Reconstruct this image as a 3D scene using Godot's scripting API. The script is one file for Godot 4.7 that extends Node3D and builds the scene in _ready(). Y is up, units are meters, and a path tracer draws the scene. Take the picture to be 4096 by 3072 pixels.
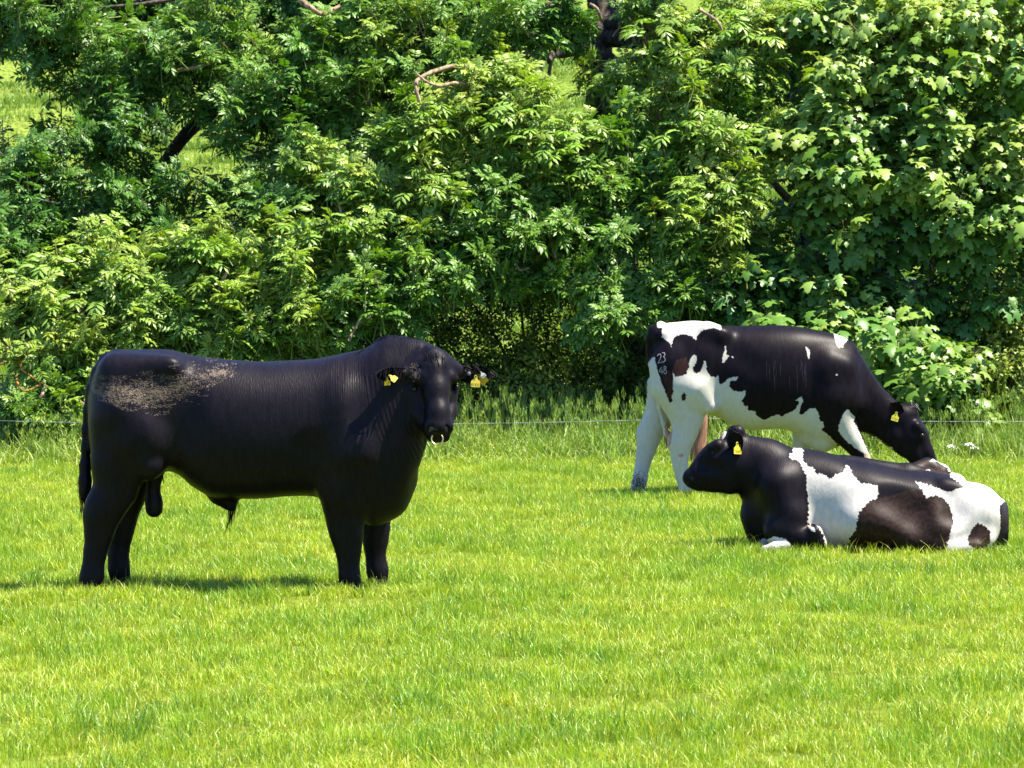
extends Node3D

# The camera stands at the field's edge with a long lens; spot() names a place by direction and by metres down the field.
const FOCAL := 3696.0
const EYE := 2.25
const TILT := 0.04704
const SUN_HIGH := 63.0
const SUN_BEHIND := -6.0

var rng := RandomNumberGenerator.new()
var lumps := FastNoiseLite.new()
var patchy := FastNoiseLite.new()


func spot(px: float, py: float, d: float) -> Vector3:
	var r := Vector3((px - 512.0) / FOCAL, (384.0 - py) / FOCAL, -1.0).rotated(Vector3.RIGHT, -TILT)
	return Vector3(0, EYE, 0) + r * (d / -r.z)


func ground_height(x: float, z: float) -> float:
	var d := -z
	var h := 0.03 * lumps.get_noise_2d(x * 0.7, z * 1.1)
	# a low swell in the turf in front of the bull
	h += 0.06 * exp(-pow((d - 21.05) / 0.35, 2.0)) * (1.0 - exp(-pow((x + 1.66) / 0.25, 2.0)) - exp(-pow((x + 2.95) / 0.2, 2.0)) - 0.6 * exp(-pow((x + 0.9) / 0.15, 2.0))) * smoothstep(1.0, -0.5, x)
	if d > 40.0:
		var t := d - 40.0
		h += 0.125 * t * smoothstep(0.0, 14.0, t) + 0.9 * lumps.get_noise_2d(x * 0.12 + 70.0, z * 0.1) * smoothstep(0.0, 20.0, t)
	return h


# ---------------------------------------------------------------- small mesh kit
class Shape:
	var v := PackedVector3Array()
	var n := PackedVector3Array()
	var u := PackedVector2Array()
	var c := PackedColorArray()
	var i := PackedInt32Array()

	func point(p: Vector3, normal: Vector3, col := Color.WHITE, uv := Vector2.ZERO) -> int:
		v.append(p)
		n.append(normal)
		c.append(col)
		u.append(uv)
		return v.size() - 1

	func tri(a: int, b: int, d: int) -> void:
		# front faces run clockwise: turn the triangle so that it faces the way its normals point
		if (v[d] - v[a]).cross(v[b] - v[a]).dot(n[a] + n[b] + n[d]) < 0.0:
			i.append_array([a, d, b])
		else:
			i.append_array([a, b, d])

	func quad(a: int, b: int, d: int, e: int) -> void:
		tri(a, b, d)
		tri(a, d, e)

	func mesh() -> ArrayMesh:
		var a := []
		a.resize(Mesh.ARRAY_MAX)
		a[Mesh.ARRAY_VERTEX] = v
		a[Mesh.ARRAY_NORMAL] = n
		a[Mesh.ARRAY_TEX_UV] = u
		a[Mesh.ARRAY_COLOR] = c
		a[Mesh.ARRAY_INDEX] = i
		var m := ArrayMesh.new()
		m.add_surface_from_arrays(Mesh.PRIMITIVE_TRIANGLES, a)
		return m

	func tube(pts: PackedVector3Array, radii: PackedFloat32Array, sides := 8, col := Color.WHITE, rough := 0.0) -> void:
		var prev := -1
		var start := v.size()
		var up := Vector3(0.31, 0.2, 0.93)
		for k in pts.size():
			var dir := (pts[mini(k + 1, pts.size() - 1)] - pts[maxi(k - 1, 0)]).normalized()
			var s := dir.cross(up).normalized()
			var w := s.cross(dir).normalized()
			up = w
			var first := v.size()
			for j in sides:
				var a := TAU * j / sides
				var out := s * cos(a) + w * sin(a)
				var bump := 1.0 + rough * sin(a * 3.0 + k * 1.7) + rough * 0.6 * sin(a * 5.0 - k * 2.9)
				point(pts[k] + out * radii[k] * bump, out, col, Vector2(j / float(sides), k * 0.25))
			if prev >= 0:
				for j in sides:
					var j2 := (j + 1) % sides
					quad(prev + j, prev + j2, first + j2, first + j)
			prev = first
		for e in [0, pts.size() - 1]:
			var inward := (pts[e] - pts[1 if e == 0 else e - 1]).normalized()
			var mid := point(pts[e] + inward * radii[e] * 0.4, inward, col)
			var ring := start if e == 0 else start + (pts.size() - 1) * sides
			for j in sides:
				tri(mid, ring + j, ring + (j + 1) % sides)


func curve(pts: PackedVector3Array, steps := 4) -> PackedVector3Array:
	var out := PackedVector3Array()
	for k in pts.size() - 1:
		for s in steps:
			out.append(pts[k].cubic_interpolate(pts[k + 1], pts[maxi(k - 1, 0)], pts[mini(k + 2, pts.size() - 1)], s / float(steps)))
	out.append(pts[pts.size() - 1])
	return out


func taper(r0: float, r1: float, count: int) -> PackedFloat32Array:
	var out := PackedFloat32Array()
	for k in count:
		out.append(lerpf(r0, r1, k / float(count - 1)))
	return out


func part(called: String, m: Mesh, material: Material, parent: Node, at := Vector3.ZERO) -> MeshInstance3D:
	var o := MeshInstance3D.new()
	o.name = called
	o.mesh = m
	o.material_override = material
	o.position = at
	parent.add_child(o, true)
	return o


func thing(called: String, label: String, category: String, at := Vector3.ZERO, group := "") -> Node3D:
	var o := Node3D.new()
	o.name = called
	o.position = at
	tag(o, label, category, group)
	add_child(o, true)
	return o


func tag(o: Node, label: String, category: String, group := "", kind := "") -> void:
	if label:
		o.set_meta("label", label)
	if category:
		o.set_meta("category", category)
	if group:
		o.set_meta("group", group)
	if kind:
		o.set_meta("kind", kind)


func scatter(called: String, m: Mesh, material: Material, where: Array[Transform3D], tints: PackedColorArray, parent: Node) -> MultiMeshInstance3D:
	var mm := MultiMesh.new()
	mm.transform_format = MultiMesh.TRANSFORM_3D
	mm.use_colors = true
	mm.mesh = m
	mm.instance_count = where.size()
	for k in where.size():
		mm.set_instance_transform(k, where[k])
		mm.set_instance_color(k, tints[k])
	var o := MultiMeshInstance3D.new()
	o.name = called
	o.multimesh = mm
	o.material_override = material
	o.set_meta("kind", "stuff")
	parent.add_child(o, true)
	return o


func paint(linear: Color, rough := 0.8, shine := 0.5) -> StandardMaterial3D:
	var m := StandardMaterial3D.new()
	m.metallic_specular = shine
	m.albedo_color = linear.linear_to_srgb()
	m.roughness = rough
	return m


func leafy(rough: float, through: float, shine := 0.5) -> StandardMaterial3D:
	var m := StandardMaterial3D.new()
	m.vertex_color_use_as_albedo = true
	m.roughness = rough
	m.metallic_specular = shine
	m.backlight_enabled = true
	m.backlight = Color(0.95 * through, through, 0.45 * through)
	m.cull_mode = BaseMaterial3D.CULL_DISABLED
	return m


func vary(c: Color, amount: float) -> Color:
	var k := 1.0 + rng.randf_range(-amount, amount)
	var warm := rng.randf_range(-amount, amount) * 0.5
	return Color(c.r * k * (1.0 + warm), c.g * k, c.b * k * (1.0 - warm))


func upright(up: Vector3, turn: float) -> Basis:
	var y := up.normalized()
	var x := y.cross(Vector3(0.13, 0.21, 0.97)).normalized()
	var z := x.cross(y)
	return Basis(x, y, z).rotated(y, turn)


func _ready() -> void:
	var air := Environment.new()
	var sky_look := ProceduralSkyMaterial.new()
	sky_look.sky_top_color = Color(0.30, 0.48, 0.80)
	sky_look.sky_horizon_color = Color(0.72, 0.83, 0.95)
	sky_look.sky_curve = 0.16
	sky_look.ground_bottom_color = Color(0.2, 0.28, 0.1)
	sky_look.ground_horizon_color = Color(0.45, 0.55, 0.4)
	sky_look.sky_energy_multiplier = 0.8
	air.background_mode = Environment.BG_SKY
	air.sky = Sky.new()
	air.sky.sky_material = sky_look
	air.tonemap_mode = Environment.TONE_MAPPER_LINEAR
	air.tonemap_exposure = 3.6
	air.sdfgi_enabled = true
	air.ssao_enabled = true
	air.ssil_enabled = true
	var world := WorldEnvironment.new()
	world.name = "world"
	world.environment = air
	add_child(world)

	var lens := CameraAttributesPhysical.new()
	lens.frustum_focal_length = 115.0
	lens.exposure_aperture = 10.0
	lens.frustum_focus_distance = 22.5
	lens.frustum_far = 500.0
	lens.frustum_near = 0.5
	var cam := Camera3D.new()
	cam.name = "camera"
	cam.attributes = lens
	cam.position = Vector3(0, EYE, 0)
	cam.rotation.x = -TILT
	cam.fov = rad_to_deg(2.0 * atan(384.0 / FOCAL))
	cam.near = 0.5
	cam.far = 500.0
	add_child(cam)
	cam.current = true
	cam.fov = rad_to_deg(2.0 * atan(384.0 / FOCAL))

	var sun := DirectionalLight3D.new()
	sun.name = "sun"
	sun.light_energy = 1.6
	sun.light_color = Color(1.0, 0.965, 0.9)
	sun.light_angular_distance = 0.5
	sun.shadow_enabled = true
	var e := deg_to_rad(SUN_HIGH)
	var b := deg_to_rad(SUN_BEHIND)
	var towards := Vector3(cos(e) * cos(b), sin(e), -cos(e) * sin(b))
	sun.look_at_from_position(Vector3.ZERO, -towards, Vector3.FORWARD)
	add_child(sun)

	rng.seed = 20240517
	lumps.seed = 11
	lumps.frequency = 1.0
	lumps.fractal_octaves = 3
	patchy.seed = 5
	patchy.frequency = 0.9
	patchy.fractal_octaves = 3

	build_ground()
	build_trees()
	build_fence()
	build_standing_cow()
	build_bull()
	build_lying_cow()
	build_verge()
	build_grass()


# ---------------------------------------------------------------- ground and grass
func build_ground() -> void:
	var s := Shape.new()
	var xs := PackedFloat32Array()
	var ds := PackedFloat32Array()
	for k in 61:
		var t := k / 30.0 - 1.0
		xs.append(14.0 * t + 110.0 * t * t * t * absf(t))
	var d := -30.0
	while d < 300.0:
		ds.append(d)
		d += 4.0 if d < 8.0 else 0.5 if d < 45.0 else 2.0 if d < 110.0 else 8.0
	for j in ds.size():
		for i in xs.size():
			var x := xs[i]
			var z := -ds[j]
			var h := ground_height(x, z)
			var g := Vector3(ground_height(x - 0.3, z) - ground_height(x + 0.3, z), 0.6, ground_height(x, z - 0.3) - ground_height(x, z + 0.3)).normalized()
			var k := smoothstep(38.0, 46.0, ds[j])
			var p := patchy.get_noise_2d(x * 0.25, z * 0.25)
			var near_tone := Color(0.20, 0.23, 0.04).lerp(Color(0.14, 0.18, 0.03), 0.5 + p)
			var far_tone := Color(0.19, 0.27, 0.05).lerp(Color(0.24, 0.29, 0.07), 0.5 + p)
			s.point(Vector3(x, h, z), g, near_tone.lerp(far_tone, k), Vector2(x, z))
	var w := xs.size()
	for j in ds.size() - 1:
		for i in w - 1:
			s.quad(j * w + i, j * w + i + 1, (j + 1) * w + i + 1, (j + 1) * w + i)
	var grain := FastNoiseLite.new()
	grain.seed = 3
	grain.frequency = 0.035
	grain.fractal_octaves = 5
	var ramp := Gradient.new()
	ramp.set_color(0, Color(0.55, 0.6, 0.45))
	ramp.set_color(1, Color(1.0, 1.0, 0.95))
	var tex := NoiseTexture2D.new()
	tex.width = 512
	tex.height = 512
	tex.seamless = true
	tex.noise = grain
	tex.color_ramp = ramp
	var m := StandardMaterial3D.new()
	m.vertex_color_use_as_albedo = true
	m.albedo_texture = tex
	m.uv1_scale = Vector3(0.45, 0.45, 0.45)
	m.roughness = 0.95
	m.metallic_specular = 0.15
	var o := part("ground", s.mesh(), m, self)
	tag(o, "pasture ground rising to a sunlit hillside meadow behind the trees", "ground", "", "structure")


func blade(s: Shape, at: Vector3, lean: Vector3, h: float, w: float, bend: float, col: Color, steps := 3) -> void:
	# one grass blade: a narrow strip that leans, bends over and ends in a point
	var face := lean.rotated(Vector3.UP, rng.randf_range(-1.2, 1.2)).normalized()
	var side := face.cross(Vector3.UP).normalized()
	var last := [-1, -1]
	for k in steps + 1:
		var t := k / float(steps)
		var p := at + Vector3(0, h * (t - bend * 0.45 * t * t), 0) + lean * h * (0.25 * t + bend * t * t)
		var tang := (Vector3(0, 1.0 - bend * 0.9 * t, 0) + lean * (0.25 + 2.0 * bend * t)).normalized()
		var nor := side.cross(tang).normalized()
		if k == steps:
			var a := s.point(p, nor, col)
			s.tri(last[0], last[1], a)
		else:
			var ww := w * (1.0 - 0.55 * t * t)
			var a := s.point(p - side * ww * 0.5, (nor - side * 0.4).normalized(), col)
			var b := s.point(p + side * ww * 0.5, (nor + side * 0.4).normalized(), col)
			if k > 0:
				s.quad(last[0], last[1], b, a)
			last = [a, b]


func tuft(blades: int, spread: float, h0: float, h1: float, w0: float, w1: float, straw: float) -> ArrayMesh:
	var s := Shape.new()
	for k in blades:
		var a := rng.randf() * TAU
		var r := spread * sqrt(rng.randf())
		var lean := Vector3(cos(a), 0, sin(a)) * rng.randf_range(0.15, 1.1)
		var col := Color(rng.randf_range(0.8, 1.2), rng.randf_range(0.85, 1.15), rng.randf_range(0.6, 1.2))
		if rng.randf() < straw:
			col = Color(1.35, 1.2, 17.0)
		elif rng.randf() < 0.3:
			col = Color(0.55, 0.75, 0.8)
		var a2 := rng.randf() * TAU
		blade(s, Vector3(cos(a2) * r, -0.01, sin(a2) * r), lean, rng.randf_range(h0, h1), rng.randf_range(w0, w1), rng.randf_range(0.05, 0.75), col)
	return s.mesh()


func build_grass() -> void:
	var root := Node3D.new()
	root.name = "pasture_grass"
	tag(root, "short sunlit pasture grass covering the whole field", "grass", "", "stuff")
	add_child(root)
	var m := leafy(0.34, 0.85, 0.5)
	var kinds := 7
	for v in kinds:
		var mesh := tuft(50, 0.085, 0.04, 0.11, 0.0024, 0.004, 0.06)
		var where: Array[Transform3D] = []
		var tints := PackedColorArray()
		var d := 13.2
		while d < 33.6:
			var half := d * 0.1386 + 1.1
			var per := 118.0 / kinds
			var count := int(half * 2.0 * 0.2 * per)
			for k in count:
				var x := rng.randf_range(-half, half)
				var z := -(d + rng.randf() * 0.2)
				var lush := patchy.get_noise_2d(x * 0.75, z * 0.75)
				var fine := lumps.get_noise_2d(x * 2.6 + 30.0, z * 2.6)
				var tall := 0.9 + 0.36 * lush + 0.3 * fine + rng.randf_range(-0.2, 0.25)
				var c := Color(0.385, 0.45, 0.036).lerp(Color(0.22, 0.37, 0.026), clampf(0.32 + lush * 0.62 + fine * 0.3, 0.0, 1.0))
				var k2 := rng.randf_range(0.8, 1.2)
				c = Color(c.r * k2 * rng.randf_range(0.9, 1.12), c.g * k2, c.b * k2)
				var b := Basis(Vector3.UP, rng.randf() * TAU).scaled(Vector3(1.0, clampf(tall, 0.45, 1.7), 1.0))
				where.append(Transform3D(b, Vector3(x, ground_height(x, z), z)))
				tints.append(c)
			d += 0.2
		scatter("blades", mesh, m, where, tints, root)
	# darker, taller clumps and dry stalks scattered through the sward
	for v in 3:
		var clump := tuft(34, 0.07, 0.08, 0.17, 0.003, 0.0055, 0.06) if v < 2 else tuft(9, 0.12, 0.06, 0.2, 0.0022, 0.0034, 1.0)
		var spots: Array[Transform3D] = []
		var shades := PackedColorArray()
		for k in 420 if v < 2 else 900:
			var d := 13.2 + 20.0 * rng.randf()
			var x := rng.randf_range(-1.0, 1.0) * (d * 0.14 + 0.8)
			if v < 2 and patchy.get_noise_2d(x * 0.75, -d * 0.75) < 0.02:
				continue
			spots.append(Transform3D(Basis(Vector3.UP, rng.randf() * TAU).scaled(Vector3.ONE * rng.randf_range(0.6, 1.15)), Vector3(x, ground_height(x, -d), -d)))
			shades.append(vary(Color(0.15, 0.29, 0.025) if v < 2 else Color(0.42, 0.42, 0.03), 0.2))
		scatter("clump_blades", clump, m, spots, shades, root)
	# coarser growth on the far meadow, seen through the gaps in the trees
	var coarse := tuft(26, 0.3, 0.1, 0.26, 0.012, 0.02, 0.02)
	var far: Array[Transform3D] = []
	var far_tints := PackedColorArray()
	for k in 9000:
		var d := 40.0 + 45.0 * pow(rng.randf(), 1.4)
		var half := d * 0.14 + 2.0
		var x := rng.randf_range(-half, half)
		far.append(Transform3D(Basis(Vector3.UP, rng.randf() * TAU), Vector3(x, ground_height(x, -d), -d)))
		far_tints.append(vary(Color(0.20, 0.29, 0.03), 0.2))
	scatter("meadow_blades", coarse, m, far, far_tints, root)


func build_verge() -> void:
	var root := Node3D.new()
	root.name = "tall_verge_grass"
	tag(root, "uncut tall green grass along the wire at the foot of the hedge", "grass", "", "stuff")
	add_child(root)
	var m := leafy(0.45, 0.8, 0.45)
	for v in 4:
		var s := Shape.new()
		for k in 16:
			var a := rng.randf() * TAU
			var lean := Vector3(cos(a), 0, sin(a)) * rng.randf_range(0.15, 0.75)
			var a2 := rng.randf() * TAU
			var r := 0.13 * sqrt(rng.randf())
			blade(s, Vector3(cos(a2) * r, -0.02, sin(a2) * r), lean, rng.randf_range(0.2, 0.5), rng.randf_range(0.006, 0.012), rng.randf_range(0.2, 1.0), vary(Color(1, 1, 1), 0.2), 5)
		for k in 2 if v % 2 == 0 else 0:
			# flowering stem with a drooping head
			var a := rng.randf() * TAU
			var lean := Vector3(cos(a), 0, sin(a)) * 0.25
			var base := Vector3(rng.randf_range(-0.1, 0.1), 0, rng.randf_range(-0.1, 0.1))
			blade(s, base, lean, 0.62, 0.004, 0.5, Color(1.3, 1.1, 1.4), 5)
			for q in 12:
				blade(s, base + Vector3(0, 0.4, 0) + lean * 0.34 + Vector3(rng.randf_range(-0.02, 0.02), q * 0.006, rng.randf_range(-0.02, 0.02)), lean.rotated(Vector3.UP, rng.randf() * 6.0), 0.05, 0.007, 0.6, Color(2.0, 1.25, 2.5), 2)
		var where: Array[Transform3D] = []
		var tints := PackedColorArray()
		for k in 950:
			var d := 32.4 + 3.4 * pow(rng.randf(), 0.8)
			var half := d * 0.1386 + 1.2
			var x := rng.randf_range(-half, half)
			var edge := smoothstep(32.3, 33.6, d + 0.5 * patchy.get_noise_2d(x * 0.8, 4.0))
			var hi := (0.28 + 0.75 * edge) * rng.randf_range(0.75, 1.15) * (1.0 + 0.35 * patchy.get_noise_2d(x * 0.6, d))
			where.append(Transform3D(Basis(Vector3.UP, rng.randf() * TAU).scaled(Vector3(0.9, hi, 0.9)), Vector3(x, ground_height(x, -d), -d)))
			tints.append(vary(Color(0.19, 0.30, 0.06).lerp(Color(0.31, 0.38, 0.045), rng.randf() * (1.0 - edge * 0.6)), 0.22))
		scatter("blades", s.mesh(), m, where, tints, root)
	# cow parsley in flower at the right end of the verge
	var white := paint(Color(0.75, 0.75, 0.7), 0.8)
	var green := paint(Color(0.08, 0.15, 0.03), 0.7)
	for k in 5:
		var at := spot([948, 953, 962, 967, 972][k], 482, 33.0 + 0.15 * (k % 3))
		at.y = ground_height(at.x, at.z)
		var o := thing("cow_parsley", ["white flowering umbel just right of the grazing cow's muzzle, leftmost of five", "second white umbel from the grazing cow's muzzle", "middle one of five white umbels right of the grazing cow", "fourth of five white umbels right of the muzzle", "rightmost of five white umbels beyond the lying cow"][k], "wildflower", at, "white wildflowers in the verge")
		var h := [0.12, 0.09, 0.11, 0.14, 0.10][k] as float
		var st := Shape.new()
		var fl := Shape.new()
		st.tube(PackedVector3Array([Vector3.ZERO, Vector3(0.01, h * 0.6, 0), Vector3(0.02, h, 0)]), PackedFloat32Array([0.004, 0.003, 0.002]), 5)
		for q in 9:
			var a := q * 2.4
			var tip := Vector3(0.02 + cos(a) * 0.012 * sqrt(q + 1.0), h + 0.03 - 0.0022 * q, sin(a) * 0.012 * sqrt(q + 1.0))
			st.tube(PackedVector3Array([Vector3(0.02, h, 0), tip]), PackedFloat32Array([0.0015, 0.001]), 4)
			for w in 6:
				var c := fl.point(tip, Vector3.UP)
				var b := w * TAU / 6.0
				var wave := Vector3(cos(b), 0.5 + 0.6 * sin(w * 2.3 + q), sin(b)) * 0.011
				var p := fl.point(tip + wave, Vector3(0, 0.6, 0.8))
				var p2 := fl.point(tip + wave.rotated(Vector3(0.3, 0.9, 0.3).normalized(), 0.8) - Vector3(0, 0.006, 0), Vector3(0, 0.6, 0.8))
				fl.tri(c, p, p2)
		part("stem", st.mesh(), green, o)
		part("flower_head", fl.mesh(), white, o)


func build_fence() -> void:
	var o := thing("wire_fence", "single strand wire fence with round brown wooden posts before the hedge", "fence", spot(699, 466, 32.6))
	o.position.y = 0.0
	var at := o.position
	var wood_tex := NoiseTexture2D.new()
	wood_tex.noise = FastNoiseLite.new()
	wood_tex.noise.seed = 9
	wood_tex.noise.frequency = 0.03
	wood_tex.noise.fractal_octaves = 5
	wood_tex.width = 256
	wood_tex.height = 256
	wood_tex.seamless = true
	var ramp := Gradient.new()
	ramp.set_color(0, Color(0.34, 0.22, 0.15))
	ramp.set_color(1, Color(0.62, 0.45, 0.34))
	wood_tex.color_ramp = ramp
	var wood := StandardMaterial3D.new()
	wood.albedo_texture = wood_tex
	wood.uv1_scale = Vector3(4, 0.4, 1)
	wood.roughness = 0.85
	var black := paint(Color(0.02, 0.02, 0.02), 0.5)
	var tops: Array[Vector3] = []
	for p in [[-260.0, 33.2, 0.46], [699.0, 32.6, 0.43], [1330.0, 32.2, 0.46]]:
		var foot := spot(p[0], 460, p[1])
		foot.y = ground_height(foot.x, foot.z)
		var s := Shape.new()
		var pts := PackedVector3Array()
		for k in 9:
			pts.append(Vector3(0.01 * sin(k * 1.3), -0.25 + k * 0.108, 0.006 * cos(k * 2.1)))
		s.tube(pts, taper(0.074, 0.068, 9), 14, Color.WHITE, 0.025)
		part("post", s.mesh(), wood, o, foot - at)
		var ins := Shape.new()
		ins.tube(PackedVector3Array([Vector3(0, p[2], 0.06), Vector3(0, p[2], 0.1), Vector3(0, p[2], 0.115)]), PackedFloat32Array([0.02, 0.018, 0.012]), 8)
		part("insulator", ins.mesh(), black, o, foot - at)
		tops.append(foot + Vector3(0, p[2], 0.118))
	var steel := paint(Color(0.32, 0.33, 0.32), 0.5)
	steel.metallic = 0.5
	for k in 2:
		for strand in 2:
			var s := Shape.new()
			var pts := PackedVector3Array()
			for q in 49:
				var t := q / 48.0
				var p := tops[k].lerp(tops[k + 1], t)
				p.y -= 0.09 * 4.0 * t * (1.0 - t) * (1.0 if k == 0 else 0.4)
				var tw := q * 1.9 + strand * PI
				pts.append(p + Vector3(0, cos(tw), sin(tw)) * 0.0022 - at)
			s.tube(pts, taper(0.0014, 0.0014, pts.size()), 5)
			part("wire", s.mesh(), steel, o)


# ---------------------------------------------------------------- trees and hedge
func leaflet(s: Shape, p: Vector3, dir: Vector3, nor: Vector3, length: float, width: float, col: Color) -> void:
	var side := dir.cross(nor).normalized()
	var mid := p + dir * length * 0.45 + nor * length * 0.05
	var a := s.point(p, nor, col)
	var l := s.point(mid - side * width * 0.5 - nor * width * 0.18, (nor - side * 0.45).normalized(), col)
	var m := s.point(mid, nor, col)
	var r := s.point(mid + side * width * 0.5 - nor * width * 0.18, (nor + side * 0.45).normalized(), col)
	var t := s.point(p + dir * length - nor * length * 0.16, (nor + dir * 0.4).normalized(), col)
	s.tri(a, l, m)
	s.tri(l, t, m)
	s.tri(a, m, r)
	s.tri(m, t, r)


func ash_leaf(s: Shape, at: Vector3, out: Vector3, rise: float, length: float, col: Color) -> void:
	# a compound leaf: leaflets in pairs along a stalk that arches over, and one at its tip
	var side := out.cross(Vector3.UP).normalized()
	var pairs := 4
	var droop := rng.randf_range(0.3, 1.5)
	var p := at
	var prev := at
	for k in pairs * 2 + 2:
		var t := (k + 1.0) / (pairs * 2 + 2)
		var dir := (out + Vector3.UP * (rise - droop * t * t)).normalized()
		prev = p
		p = p + dir * length / (pairs * 2 + 2)
		var nor := side.cross(dir).normalized()
		if nor.y < 0.0 and absf(nor.y) > 0.2:
			nor = -nor
		# the stalk itself
		var a := s.point(prev - side * 0.0016, nor, Color(col.r * 1.15, col.g, col.b))
		var b := s.point(prev + side * 0.0016, nor, Color(col.r * 1.15, col.g, col.b))
		var c := s.point(p, nor, Color(col.r * 1.15, col.g, col.b))
		s.tri(a, b, c)
		if k % 2 == 1:
			var size := length * (0.36 + 0.14 * sin(t * PI)) * rng.randf_range(0.88, 1.1)
			if k < pairs * 2:
				for w in [-1.0, 1.0]:
					var d: Vector3 = (dir * 0.62 + side * w * 0.78 - Vector3.UP * rng.randf_range(-0.05, 0.28)).normalized()
					var n2: Vector3 = (nor + side * w * rng.randf_range(-0.1, 0.45)).normalized()
					n2 = (n2 - d * n2.dot(d)).normalized()
					leaflet(s, p, d, n2, size, size * 0.40, vary(col, 0.14))
			else:
				leaflet(s, p, dir, nor, size * 1.05, size * 0.40, vary(col, 0.14))


func ash_spray(leaves: int, tip: bool) -> ArrayMesh:
	var s := Shape.new()
	for k in leaves:
		var a := k * 2.4 + rng.randf_range(-0.3, 0.3)
		var low := k / float(leaves)
		var col := Color(1, 1, 1)
		if tip and k >= leaves - 2:
			col = Color(1.9, 1.35, 0.9)
		ash_leaf(s, Vector3(0, -0.10 + 0.10 * low, 0), Vector3(cos(a), 0, sin(a)), 0.3 + 0.75 * low, rng.randf_range(0.12, 0.19) * (1.0 - 0.3 * low), vary(col, 0.12))
	s.tube(PackedVector3Array([Vector3(0.03, -0.26, 0.02), Vector3(0.0, -0.1, 0), Vector3(0, 0.01, 0)]), PackedFloat32Array([0.006, 0.0045, 0.003]), 5, Color(1.6, 0.8, 1.5))
	return s.mesh()


func single_ash_leaf() -> ArrayMesh:
	var s := Shape.new()
	ash_leaf(s, Vector3.ZERO, Vector3(0, 0, 1), 0.55, 0.24, Color(1, 1, 1))
	return s.mesh()


func maple_leaf(s: Shape, at: Vector3, dir: Vector3, nor: Vector3, size: float, col: Color) -> void:
	# five lobes, the middle one longest, edges drooping
	var side := dir.cross(nor).normalized()
	var half := [Vector2(0, 0), Vector2(-0.1, 0.16), Vector2(-0.02, 0.46), Vector2(0.2, 0.27), Vector2(0.34, 0.36), Vector2(0.56, 0.56), Vector2(0.55, 0.3), Vector2(0.68, 0.2), Vector2(0.82, 0.22), Vector2(1.0, 0.0)]
	var mid := s.point(at + dir * size * 0.3 + nor * size * 0.02, nor, col)
	for w in [-1.0, 1.0]:
		var last := -1
		for q in half:
			var r2: float = (q.x - 0.3) * (q.x - 0.3) + q.y * q.y
			var p: Vector3 = at + dir * size * q.x + side * size * q.y * w - nor * size * 0.38 * r2
			var k := s.point(p, (nor + side * w * q.y * 0.7 + dir * (q.x - 0.3) * 0.6).normalized(), col)
			if last >= 0:
				s.tri(mid, last, k)
			last = k


func maple_spray(leaves: int) -> ArrayMesh:
	var s := Shape.new()
	for k in leaves:
		var a := k * 2.4 + rng.randf_range(-0.4, 0.4)
		var out := Vector3(cos(a), 0, sin(a))
		var r := 0.05 + 0.11 * sqrt(k / float(leaves))
		var at := out * r + Vector3(0, 0.03 - 0.06 * k / leaves, 0)
		var dir := (out - Vector3.UP * rng.randf_range(0.2, 0.95)).normalized()
		var nor := (Vector3.UP + out * 0.75).normalized()
		nor = (nor - dir * nor.dot(dir)).normalized().rotated(dir, rng.randf_range(-0.35, 0.35))
		maple_leaf(s, at, dir, nor, rng.randf_range(0.075, 0.125), vary(Color(1, 1, 1), 0.13))
		s.tube(PackedVector3Array([Vector3(0, -0.05, 0), at]), PackedFloat32Array([0.0025, 0.0016]), 3, Color(1.5, 0.8, 1.0))
	return s.mesh()


func single_maple_leaf() -> ArrayMesh:
	var s := Shape.new()
	maple_leaf(s, Vector3.ZERO, Vector3(0, -0.5, 0.86).normalized(), Vector3(0, 0.86, 0.5).normalized(), 0.15, Color(1, 1, 1))
	return s.mesh()


func thorn_sprig() -> ArrayMesh:
	var s := Shape.new()
	var stem := PackedVector3Array([Vector3.ZERO, Vector3(0.015, 0.1, 0.01), Vector3(-0.005, 0.22, 0.0)])
	s.tube(stem, PackedFloat32Array([0.004, 0.003, 0.002]), 4, Color(1.0, 0.55, 0.8))
	for k in 26:
		var t := rng.randf()
		var a := k * 2.4
		var out := Vector3(cos(a), rng.randf_range(-0.3, 0.6), sin(a)).normalized()
		var at := Vector3(0.01 * sin(t * 3.0), t * 0.22, 0) + out * rng.randf_range(0.01, 0.06)
		var nor := (Vector3.UP + Vector3(rng.randf_range(-0.7, 0.7), 0, rng.randf_range(-0.7, 0.7))).normalized()
		nor = (nor - out * nor.dot(out)).normalized()
		leaflet(s, at, out, nor, rng.randf_range(0.028, 0.05), rng.randf_range(0.02, 0.034), vary(Color(1, 1, 1), 0.2))
	return s.mesh()


# openings through the hedge, level tunnels without leaves: where the meadow or a bare trunk shows
var openings: Array[Vector3] = []


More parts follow.
